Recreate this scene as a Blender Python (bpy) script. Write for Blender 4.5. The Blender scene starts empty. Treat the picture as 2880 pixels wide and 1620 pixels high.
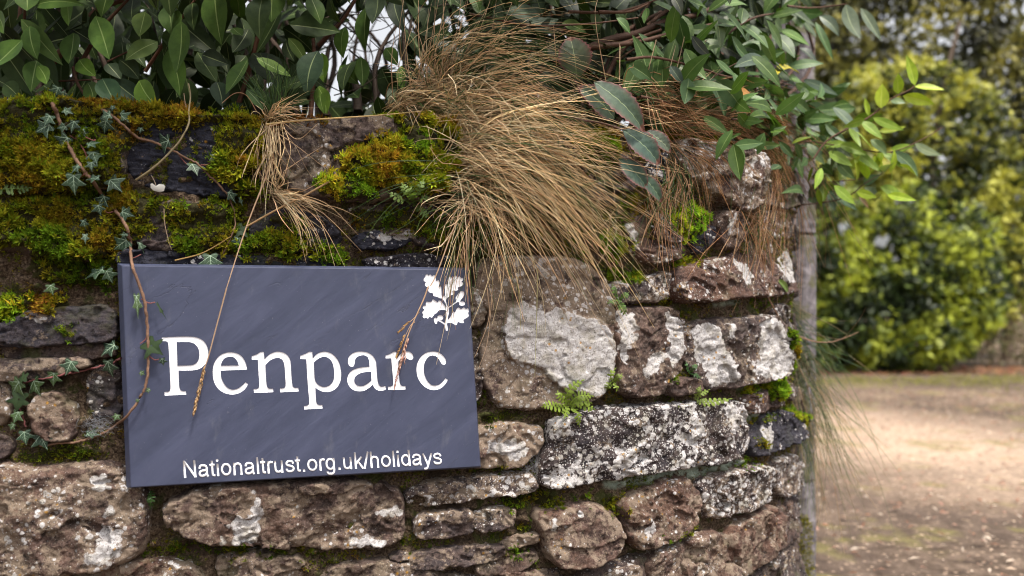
import bpy, bmesh, math, random
import numpy as np
from mathutils import Vector, Matrix

# ------------------------------------------------------------ camera, sky, sun
sc = bpy.context.scene
H = 1.0                                   # eye height above the drive
FPX, CX, CY = 2240.0, 1440.0, 850.0       # focal length, principal point, horizon in photo pixels
cam_d = bpy.data.cameras.new('camera')
cam = bpy.data.objects.new('camera', cam_d)
sc.collection.objects.link(cam)
sc.camera = cam
cam.location = (0, 0, H)
cam.rotation_euler = (math.radians(90), 0, 0)
cam_d.sensor_width = 36.0
cam_d.lens = FPX / 2880 * 36
cam_d.shift_y = (CY - 810) / 2880
cam_d.clip_start = 0.05
cam_d.clip_end = 500
cam_d.dof.use_dof = True
cam_d.dof.focus_distance = 1.55
cam_d.dof.aperture_fstop = 2.2

SUN_EL, SUN_AZ = math.radians(66), math.radians(140)    # azimuth from +Y towards +X (behind, right)
w = bpy.data.worlds.new('World')
sc.world = w
w.use_nodes = True
nt = w.node_tree
sky = nt.nodes.new('ShaderNodeTexSky')
sky.sky_type = 'NISHITA'
sky.sun_disc = False
sky.sun_elevation = SUN_EL
sky.sun_rotation = SUN_AZ
sky.air_density = 1.0
sky.dust_density = 6.0
sky.ozone_density = 1.0
hs = nt.nodes.new('ShaderNodeHueSaturation')       # thin overcast: the sky is nearly white
hs.inputs['Saturation'].default_value = .16
hs.inputs['Value'].default_value = 2.3
nt.links.new(sky.outputs[0], hs.inputs['Color'])
nt.links.new(hs.outputs[0], nt.nodes['Background'].inputs['Color'])
nt.nodes['Background'].inputs['Strength'].default_value = 0.08
sun_d = bpy.data.lights.new('sun', 'SUN')
sun = bpy.data.objects.new('sun', sun_d)
sc.collection.objects.link(sun)
sun_d.energy = 2.9
sun_d.angle = math.radians(7)
sun_d.color = (1.0, 0.91, 0.79)
_d = Vector((math.sin(SUN_AZ) * math.cos(SUN_EL), math.cos(SUN_AZ) * math.cos(SUN_EL), math.sin(SUN_EL)))
sun.rotation_euler = _d.to_track_quat('Z', 'Y').to_euler()
sc.view_settings.view_transform = 'Standard'
sc.view_settings.look = 'None'
sc.view_settings.exposure = 0.72
sc.view_settings.gamma = 1.0
sc.cycles.max_bounces = 6
sc.cycles.transparent_max_bounces = 4
sc.cycles.use_denoising = True
sc.cycles.filter_width = 1.05

rng = np.random.default_rng(11)
random.seed(7)
R = math.radians

# ------------------------------------------------------------ noise helpers
def _h(ix, iy, seed):
    n = (ix.astype(np.int64) * 374761393 + iy.astype(np.int64) * 668265263 + seed * 1442695041) & 0xffffffff
    n = ((n ^ (n >> 13)) * 1274126177) & 0xffffffff
    n = ((n ^ (n >> 16)) * 2246822519) & 0xffffffff
    return ((n ^ (n >> 15)) & 0xffffff) / float(0xffffff)
def vn(x, y, seed=0):
    x = np.asarray(x, float); y = np.asarray(y, float)
    ix = np.floor(x); iy = np.floor(y); fx = x - ix; fy = y - iy
    fx = fx * fx * fx * (fx * (fx * 6 - 15) + 10); fy = fy * fy * fy * (fy * (fy * 6 - 15) + 10)
    a = _h(ix, iy, seed); b = _h(ix + 1, iy, seed); c = _h(ix, iy + 1, seed); d = _h(ix + 1, iy + 1, seed)
    return (a * (1 - fx) + b * fx) * (1 - fy) + (c * (1 - fx) + d * fx) * fy * 1.0
def fbm(x, y, seed=0, o=4, g=.5):
    s = 0; a = 1; t = 0
    for i in range(o):
        s = s + a * (vn(x * 2 ** i + 7.3 * i, y * 2 ** i + 3.1 * i, seed + i) * 2 - 1); t += a; a *= g
    return s / t
def worley(x, y, seed=0):
    ix = np.floor(x); iy = np.floor(y); best = np.full(np.shape(x), 9.0); bid = np.zeros(np.shape(x))
    for dx in (-1, 0, 1):
        for dy in (-1, 0, 1):
            cx = ix + dx + _h(ix + dx, iy + dy, seed); cy = iy + dy + _h(ix + dx, iy + dy, seed + 9)
            d = (x - cx) ** 2 + (y - cy) ** 2
            m = d < best; best = np.where(m, d, best); bid = np.where(m, _h(ix + dx, iy + dy, seed + 5), bid)
    return np.sqrt(best), bid
def sst(a, b, x):
    t = np.clip((x - a) / (b - a), 0, 1); return t * t * (3 - 2 * t)
def sdf(poly, X, Y):
    """signed distance, positive inside"""
    P = np.asarray(poly, float); Q = np.roll(P, -1, 0)
    best = np.full(X.shape, 1e9); ins = np.zeros(X.shape, bool)
    for (x0, y0), (x1, y1) in zip(P, Q):
        ex, ey = x1 - x0, y1 - y0
        L = ex * ex + ey * ey + 1e-12
        t = np.clip(((X - x0) * ex + (Y - y0) * ey) / L, 0, 1)
        d = (X - x0 - t * ex) ** 2 + (Y - y0 - t * ey) ** 2
        best = np.minimum(best, d)
        c = ((y0 > Y) != (y1 > Y)) & (X < (x1 - x0) * (Y - y0) / ((y1 - y0) if y1 != y0 else 1e-12) + x0)
        ins ^= c
    return np.sqrt(best) * np.where(ins, 1, -1)
def chaikin(P, n=1):
    P = np.asarray(P, float)
    for _ in range(n):
        Q = np.roll(P, -1, 0)
        P = np.stack([P * .78 + Q * .22, P * .22 + Q * .78], 1).reshape(-1, 2)
    return P
def crom(P, n):
    """resample an open polyline (k x m) smoothly to n points"""
    P = np.asarray(P, float)
    if len(P) == 2:
        t = np.linspace(0, 1, n)[:, None]; return P[0] * (1 - t) + P[1] * t
    E = np.vstack([2 * P[0] - P[1], P, 2 * P[-1] - P[-2]])
    out = []
    for u in np.linspace(0, len(P) - 1 - 1e-6, n):
        i = int(u); f = u - i
        a, b, c, d = E[i:i + 4]
        out.append(.5 * (2 * b + (c - a) * f + (2 * a - 5 * b + 4 * c - d) * f * f + (3 * b - a - 3 * c + d) * f ** 3))
    return np.array(out)

# photo tiles used for tracing -> photo pixels
K = .5591
def T(tile, pts):
    ox, oy = {1: (0, 0), 2: (900, 0), 3: (1700, 0), 4: (0, 810), 5: (900, 810), 6: (1700, 810)}[tile]
    P = np.asarray(pts, float) * K
    P[:, 0] += ox; P[:, 1] += oy
    return P

# ------------------------------------------------------------ wall plan: straight, then a bend into the gateway
TH0 = R(15.5)
RB = 1.12
S1 = .96
S0P = np.array([-.868, 1.35])
D0 = np.array([math.cos(TH0), math.sin(TH0)])
P1 = S0P + D0 * S1
S2 = S1 + RB * (R(90) - TH0)
def plan(s):
    s = np.asarray(s, float)
    th = TH0 + np.clip((s - S1) / RB, 0, R(90) - TH0)
    st = np.minimum(s, S1)
    x = S0P[0] + D0[0] * st + RB * (np.sin(th) - math.sin(TH0))
    y = S0P[1] + D0[1] * st + RB * (math.cos(TH0) - np.cos(th)) + np.maximum(s - S2, 0)
    return x, y, th
def wp(s, h, z):
    """wall point: arc length s, height h out of the face, height z above the eye line"""
    x, y, th = plan(s)
    return np.stack([x + np.sin(th) * h, y - np.cos(th) * h, np.broadcast_to(z + H, np.shape(x + h))], -1)
_ss = np.linspace(-1.2, S1 + RB * (R(70.4) - TH0), 900)
_x, _y, _t = plan(_ss)
_pp = CX + FPX * _x / _y
def px2s(px): return np.interp(px, _pp, _ss)
def px2Y(px): return np.interp(px, _pp, _y)
def px2sz(P):
    P = np.asarray(P, float)
    s = px2s(P[:, 0]); Y = px2Y(P[:, 0])
    return np.stack([s, (CY - P[:, 1]) / FPX * Y], 1)
def P3(P, off):
    """photo points -> 3-D points, 'off' metres in front of the wall face (negative: behind it)"""
    P = np.atleast_2d(np.asarray(P, float))
    d = px2Y(P[:, 0]) - off
    return np.stack([(P[:, 0] - CX) / FPX * d, d, (CY - P[:, 1]) / FPX * d + H], 1)

# ------------------------------------------------------------ object helpers
C = sc.collection
def tag(o, label=None, cat=None, group=None, kind=None):
    if label: o['label'] = label
    if cat: o['category'] = cat
    if group: o['group'] = group
    if kind: o['kind'] = kind
    return o
def empty(name, loc, label, cat, group=None):
    o = bpy.data.objects.new(name, None); C.objects.link(o); o.location = loc
    o.empty_display_size = .05
    return tag(o, label, cat, group)
def mk(name, V, F, mats, parent=None, midx=None, col=None, smooth=False, attrs=None):
    """V (n,3) world points, F list of index arrays (quads and/or tris)"""
    me = bpy.data.meshes.new(name)
    V = np.asarray(V, np.float64)
    if parent is not None:
        V = V - np.array(parent.location)
    Fs = [np.asarray(f, np.int64) for f in (F if isinstance(F, list) else [F]) if len(f)]
    me.vertices.add(len(V)); me.vertices.foreach_set('co', V.ravel())
    tot = sum(f.size for f in Fs); nf = sum(len(f) for f in Fs)
    me.loops.add(tot); me.polygons.add(nf)
    me.loops.foreach_set('vertex_index', np.concatenate([f.ravel() for f in Fs]))
    lt = np.concatenate([np.full(len(f), f.shape[1]) for f in Fs])
    me.polygons.foreach_set('loop_start', np.concatenate([[0], np.cumsum(lt)[:-1]]))
    me.polygons.foreach_set('loop_total', lt)
    if midx is not None: me.polygons.foreach_set('material_index', np.asarray(midx, np.int32))
    me.update(calc_edges=True)
    if smooth: me.polygons.foreach_set('use_smooth', np.ones(nf, bool))
    if col is not None:
        a = me.color_attributes.new('col', 'FLOAT_COLOR', 'POINT')
        c = np.ones((len(V), 4)); c[:, :3] = col
        a.data.foreach_set('color', c.ravel())
    for k, v in (attrs or {}).items():
        a = me.attributes.new(k, 'FLOAT', 'POINT'); a.data.foreach_set('value', np.asarray(v, np.float32).ravel())
    for m in (mats if isinstance(mats, (list, tuple)) else [mats]): me.materials.append(m)
    o = bpy.data.objects.new(name, me); C.objects.link(o)
    if parent is not None: o.parent = parent
    return o
class Soup:
    def __init__(s): s.V = []; s.F = {3: [], 4: []}; s.M = {3: [], 4: []}; s.C = []; s.n = 0
    def add(s, V, F, col, mi=0):
        V = np.asarray(V, float).reshape(-1, 3); F = np.asarray(F, np.int64)
        s.V.append(V); s.C.append(np.broadcast_to(col, V.shape)); s.F[F.shape[1]].append(F + s.n)
        s.M[F.shape[1]].append(np.broadcast_to(mi, (len(F),))); s.n += len(V)
    def build(s, name, mats, parent=None, smooth=False):
        F = []; M = []
        for k in (3, 4):
            if s.F[k]: F.append(np.concatenate(s.F[k])); M.append(np.concatenate(s.M[k]))
        return mk(name, np.concatenate(s.V), F, mats, parent, np.concatenate(M), np.concatenate(s.C), smooth)

def tubes(paths, rad, col, sides=3, soup=None, mi=0, cap=False):
    """paths (n,k,3), rad (n,k) or (k,), col (n,3)"""
    P = np.asarray(paths, float)
    if P.ndim == 2: P = P[None]
    n, k, _ = P.shape
    rad = np.broadcast_to(rad, (n, k))
    tg = np.gradient(P, axis=1); tg /= np.linalg.norm(tg, axis=2, keepdims=True) + 1e-9
    ref = np.where(np.abs(tg[..., 2:3]) > .9, np.array([1., 0, 0]), np.array([0, 0, 1.]))
    ref = np.broadcast_to(ref[:, :1], P.shape) if sides < 5 else ref
    a = np.cross(tg, ref); a /= np.linalg.norm(a, axis=2, keepdims=True) + 1e-9
    b = np.cross(tg, a)
    ang = np.arange(sides) * 2 * math.pi / sides
    V = P[:, :, None] + rad[:, :, None, None] * (a[:, :, None] * np.cos(ang)[:, None] + b[:, :, None] * np.sin(ang)[:, None])
    idx = np.arange(n * k * sides).reshape(n, k, sides)
    q = np.stack([idx[:, :-1], np.roll(idx, -1, 2)[:, :-1], np.roll(idx, -1, 2)[:, 1:], idx[:, 1:]], -1).reshape(-1, 4)
    c = np.repeat(np.broadcast_to(np.asarray(col, float).reshape(-1, 1, 3) if np.ndim(col) < 3 else col, (n, k, 3)).reshape(-1, 3), sides, 0)
    soup = soup or Soup()
    soup.add(V.reshape(-1, 3), q, c, mi)
    return soup

# ------------------------------------------------------------ materials
class NT:
    def __init__(s, name):
        s.m = bpy.data.materials.new(name); s.m.use_nodes = True; s.t = s.m.node_tree
        s.b = s.t.nodes['Principled BSDF']; s.out = s.t.nodes['Material Output']
    def n(s, typ, **kw):
        nd = s.t.nodes.new('ShaderNode' + typ)
        for k, v in kw.items():
            if k.startswith('i_'):
                nd.inputs[k[2:].replace('_', ' ')].default_value = v
            else: setattr(nd, k, v)
        return nd
    def l(s, a, b): s.t.links.new(a, b)
    def pos(s, scale=(1, 1, 1), rot=(0, 0, 0)):
        g = s.n('NewGeometry'); m = s.n('Mapping'); m.inputs['Scale'].default_value = scale; m.inputs['Rotation'].default_value = rot
        s.l(g.outputs['Position'], m.inputs[0]); return m.outputs[0]
    def pos2(s, rot, scale):
        return s.map2(s.pos((1, 1, 1), rot), scale)
    def map2(s, v, scale):
        m = s.n('Mapping'); m.inputs['Scale'].default_value = scale; s.l(v, m.inputs[0]); return m.outputs[0]
    def noise(s, v, scale, detail=4, rough=.55, dist=0.):
        t = s.n('TexNoise'); t.inputs['Scale'].default_value = scale; t.inputs['Detail'].default_value = detail
        t.inputs['Roughness'].default_value = rough; t.inputs['Distortion'].default_value = dist
        s.l(v, t.inputs['Vector']); return t.outputs[0]
    def vor(s, v, scale, feature='F1'):
        t = s.n('TexVoronoi', feature=feature); t.inputs['Scale'].default_value = scale
        s.l(v, t.inputs['Vector']); return t
    def ramp(s, f, stops):
        r = s.n('ValToRGB'); e = r.color_ramp.elements
        while len(e) < len(stops): e.new(.5)
        for el, (p, c) in zip(e, stops):
            el.position = p; el.color = (*c, 1) if isinstance(c, tuple) else (c, c, c, 1)
        s.l(f, r.inputs[0]); return r.outputs[0]
    def rng(s, f, a, b, c=0., d=1., smooth=True):
        r = s.n('MapRange', interpolation_type='SMOOTHSTEP' if smooth else 'LINEAR')
        for i, v in enumerate((a, b, c, d)):
            if isinstance(v, (int, float)): r.inputs[i + 1].default_value = v
            else: s.l(v, r.inputs[i + 1])
        s.l(f, r.inputs[0]); return r.outputs[0]
    def math(s, op, a, b=0., c=None):
        m = s.n('Math', operation=op)
        for i, v in enumerate((a, b) if c is None else (a, b, c)):
            if isinstance(v, (int, float)): m.inputs[i].default_value = v
            else: s.l(v, m.inputs[i])
        return m.outputs[0]
    def mix(s, f, a, b, mode='MIX'):
        m = s.n('Mix', data_type='RGBA', blend_type=mode)
        for i, v in ((0, f), (6, a), (7, b)):
            if isinstance(v, (int, float)): m.inputs[i].default_value = v
            elif isinstance(v, tuple): m.inputs[i].default_value = (*v, 1)
            else: s.l(v, m.inputs[i])
        return m.outputs[2]
    def attr(s, name, typ='GEOMETRY'):
        a = s.n('Attribute', attribute_type=typ, attribute_name=name); return a
    def bump(s, h, dist, strength=1., prev=None):
        b = s.n('Bump'); b.inputs['Distance'].default_value = dist; b.inputs['Strength'].default_value = strength
        s.l(h, b.inputs['Height'])
        if prev is not None: s.l(prev, b.inputs['Normal'])
        return b.outputs[0]
    def done(s, col=None, rough=.8, nrm=None, spec=.3):
        if col is not None:
            if isinstance(col, tuple): s.b.inputs['Base Color'].default_value = (*col, 1)
            else: s.l(col, s.b.inputs['Base Color'])
        if isinstance(rough, (int, float)): s.b.inputs['Roughness'].default_value = rough
        else: s.l(rough, s.b.inputs['Roughness'])
        if nrm is not None: s.l(nrm, s.b.inputs['Normal'])
        s.b.inputs['Specular IOR Level'].default_value = spec
        return s.m

def leafmat(name, rough=.4, spec=.5, trans=.25, mul=1., bumps=True):
    g = NT(name)
    c = g.attr('col').outputs['Color']
    p = g.pos()
    c2 = g.mix(g.rng(g.noise(p, 60, 3), .3, .7), g.mix(1., c, (.8, .82, .8), 'MULTIPLY'), g.mix(1., c, (1.15, 1.12, 1.0), 'MULTIPLY'))
    sp = g.rng(g.noise(p, 420, 2), .70, .76)
    c2 = g.mix(g.math('MULTIPLY', sp, .5), c2, (.12, .09, .04))
    g.done(c2, rough, g.bump(g.noise(p, 90, 3), .0012, .6) if bumps else None, spec)
    if trans:
        tr = g.n('BsdfTranslucent'); ms = g.n('MixShader'); ms.inputs[0].default_value = trans
        g.l(g.mix(1., c, (1.3, 1.5, .5), 'MULTIPLY'), tr.inputs[0])
        g.l(g.b.outputs[0], ms.inputs[1]); g.l(tr.outputs[0], ms.inputs[2]); g.l(ms.outputs[0], g.out.inputs[0])
    return g.m
def colmat(name, rough=.8, spec=.2, var=.25, sc_=200., bump=0., trans=0.):
    g = NT(name)
    c = g.attr('col').outputs['Color']; p = g.pos()
    c2 = g.mix(g.noise(p, sc_, 3), g.mix(1., c, (1 - var,) * 3, 'MULTIPLY'), g.mix(1., c, (1 + var,) * 3, 'MULTIPLY'))
    g.done(c2, rough, g.bump(g.noise(p, sc_, 4), bump) if bump else None, spec)
    if trans:
        tr = g.n('BsdfTranslucent'); ms = g.n('MixShader'); ms.inputs[0].default_value = trans
        g.l(c2, tr.inputs[0]); g.l(g.b.outputs[0], ms.inputs[1]); g.l(tr.outputs[0], ms.inputs[2]); g.l(ms.outputs[0], g.out.inputs[0])
    return g.m

def stone_material(name):
    g = NT(name)
    p = g.pos()
    O = lambda k: g.attr(k, 'OBJECT').outputs['Fac']
    tone, white, crust, alg = O('tone'), O('white'), O('crust'), O('algae')
    n1 = g.noise(p, 9, 5, .6); n2 = g.noise(p, 45, 6, .65); n3 = g.noise(p, 260, 4, .6)
    strat = g.noise(g.pos((1, 1, 7), (.08, .1, 0)), 26, 5, .65)
    # rock: purple-brown sandstone <-> blue-black slate
    sand = g.ramp(n2, [(.28, (.018, .013, .011)), (.45, (.062, .042, .034)), (.6, (.125, .082, .064)), (.78, (.23, .155, .12))])
    slate = g.ramp(strat, [(.28, (.010, .010, .016)), (.5, (.026, .027, .040)), (.75, (.062, .062, .080))])
    rock = g.mix(tone, slate, sand)
    rock = g.mix(g.math('MULTIPLY', g.rng(n1, .42, .62), tone), rock, g.mix(.5, rock, (.14, .085, .055)))
    rock = g.mix(g.math('MULTIPLY', g.math('MULTIPLY', g.rng(n3, .45, .7), .6), g.math('ADD', tone, .15)), rock, g.mix(.5, rock, (.36, .28, .24)))
    rock = g.mix(g.rng(strat, .60, .70), rock, g.mix(.6, rock, (.02, .017, .016)))
    rock = g.mix(O('red'), g.mix(1., rock, (.92, .95, 1.02), 'MULTIPLY'), g.mix(1., rock, (1.20, .93, .86), 'MULTIPLY'))
    # dark pits and stains
    rock = g.mix(g.math('MULTIPLY', g.rng(g.noise(p, 130, 3), .58, .68), .8), rock, (.012, .010, .009))
    # pale dusty crust
    cm = g.rng(g.math('ADD', g.math('ADD', g.noise(p, 26, 7, .72), g.math('MULTIPLY', g.noise(p, 190, 2), .12)), g.math('MULTIPLY', crust, .36)), .72, .80)
    crcol = g.mix(n2, (.13, .090, .065), (.40, .32, .25))
    c = g.mix(g.math('MULTIPLY', cm, .85), rock, crcol)
    # rosettes of white lichen, many sizes
    v1 = g.vor(p, 75); v2 = g.vor(p, 210)
    big = g.noise(p, 13, 4, .6)
    w1 = g.rng(g.math('SUBTRACT', g.math('ADD', g.math('MULTIPLY', white, .58), g.math('MULTIPLY', g.math('SUBTRACT', big, .5), 1.5)), g.math('ADD', v1.outputs['Distance'], g.math('MULTIPLY', g.math('SUBTRACT', n3, .5), .35))), -.05, .07)
    w2 = g.rng(g.math('SUBTRACT', g.math('ADD', g.math('MULTIPLY', white, .42), g.math('MULTIPLY', g.math('SUBTRACT', big, .5), .6)), g.math('ADD', v2.outputs['Distance'], g.math('MULTIPLY', g.math('SUBTRACT', n3, .5), .5))), -.05, .04)
    pt = g.attr('patch').outputs['Fac']
    vr = g.vor(p, 62).outputs['Distance']
    pe = g.math('ADD', g.math('ADD', pt, g.math('MULTIPLY', g.math('SUBTRACT', .42, vr), .9)), g.math('MULTIPLY', g.math('SUBTRACT', g.noise(p, 120, 6, .75), .5), .8))
    pm = g.rng(pe, -.02, .16)
    pm = g.math('MULTIPLY', pm, g.rng(g.noise(p, 130, 5, .7), .30, .38))
    wm = g.math('MAXIMUM', g.math('MAXIMUM', w1, w2), pm)
    red = O('red')
    lc = g.ramp(g.noise(p, 150, 6, .75), [(.25, (.22, .20, .18)), (.42, (.52, .50, .50)), (.65, (.70, .70, .735))])
    lc = g.mix(g.math('MULTIPLY', g.rng(g.noise(p, 34, 4), .45, .65), .6), lc, (.40, .37, .31))
    lc = g.mix(g.math('MULTIPLY', g.rng(g.noise(p, 260, 3, .7), .56, .66), .75), lc, (.09, .075, .065))
    c = g.mix(g.math('MULTIPLY', wm, .94), c, lc)
    # rare ochre spots, green algae
    v3 = g.vor(p, 58)
    c = g.mix(g.math('MULTIPLY', g.math('MULTIPLY', g.rng(v3.outputs['Distance'], .2, .12), g.rng(big, .54, .6)), .8), c, (.42, .22, .03))
    am = g.math('MULTIPLY', g.rng(g.noise(p, 17, 6, .7), .50, .64), alg)
    c = g.mix(am, c, g.mix(n3, (.035, .05, .012), (.14, .16, .05)))
    ms = g.attr('moss').outputs['Fac']
    c = g.mix(g.rng(ms, .2, .6), c, g.mix(n3, (.012, .010, .005), (.06, .055, .015)))
    n4 = g.noise(p, 620, 3, .7)
    c = g.mix(g.math('MULTIPLY', g.rng(n4, .35, .70), .55), g.mix(1., c, (.60, .58, .56), 'MULTIPLY'), g.mix(1., c, (1.25, 1.25, 1.25), 'MULTIPLY'))
    h = g.math('ADD', g.math('MULTIPLY', g.math('ADD', n2, g.math('MULTIPLY', strat, g.math('SUBTRACT', 1.3, tone))), .18), g.math('ADD', g.math('MULTIPLY', g.math('ADD', n3, g.math('MULTIPLY', n4, .5)), .40), g.math('MULTIPLY', wm, .07)))
    h = g.math('SUBTRACT', h, g.math('MULTIPLY', g.rng(g.noise(p, 130, 3), .58, .68), .3))
    return g.done(c, .85, g.bump(h, .0060, .9), .2)
MAT = {}
MAT['stone'] = stone_material('weathered_stone')
g = NT('wall_mortar'); p = g.pos()
n3 = g.noise(p, 220, 5, .7); n1 = g.noise(p, 22, 5, .6)
c = g.ramp(n3, [(.3, (.014, .010, .008)), (.46, (.075, .050, .034)), (.58, (.17, .12, .08)), (.75, (.34, .26, .18))])
c = g.mix(g.math('MULTIPLY', g.rng(n1, .50, .62), .8), c, g.mix(n3, (.012, .016, .005), (.10, .12, .03)))
c = g.mix(g.rng(g.noise(p, 12, 3), .55, .66), c, g.mix(n3, (.015, .011, .009), (.10, .07, .05)))
c = g.mix(g.math('MULTIPLY', g.attr('pale').outputs['Fac'], g.rng(g.noise(p, 60, 5, .7), .38, .52)), c, g.mix(n3, (.20, .26, .20), (.48, .55, .46)))
ms = g.attr('moss').outputs['Fac']
c = g.mix(g.rng(ms, .2, .6), c, g.mix(n3, (.012, .010, .005), (.06, .055, .015)))
MAT['mortar'] = g.done(c, .95, g.bump(g.math('ADD', n3, n1), .010, 1.), .1)
MAT['moss'] = colmat('moss_green', .9, .1, .2, 300, 0, .35)
MAT['grass'] = colmat('dry_grass', .5, .3, .22, 120, 0, .38)
MAT['bark'] = colmat('twig_bark', .75, .25, .35, 160, .0015)
MAT['leaf'] = leafmat('hedge_leaf', .50, .14, .14)
MAT['leafrib'] = colmat('leaf_rib', .5, .3, .1)
MAT['ivy'] = leafmat('ivy_leaf', .5, .22, .05)
MAT['gloss'] = leafmat('glossy_leaf', .44, .24, .20)
MAT['fern'] = leafmat('fern_frond', .55, .3, .25)
MAT['bramble'] = leafmat('bramble_leaf', .5, .25, .1)
MAT['far'] = colmat('far_foliage', .5, .4, .2, 3, 0, .4)
# ------------------------------------------------------------ wall top line
_tp = np.array([(-200, 305), (0, 308), (150, 298), (350, 306), (480, 330), (600, 348), (740, 354), (780, 352), (1290, 345), (1400, 355), (1700, 375),
                (1900, 392), (2080, 415), (2150, 432), (2230, 455)], float)
_tsz = px2sz(_tp)
def ztop(s): return np.interp(s, _tsz[:, 0], _tsz[:, 1])

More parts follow.
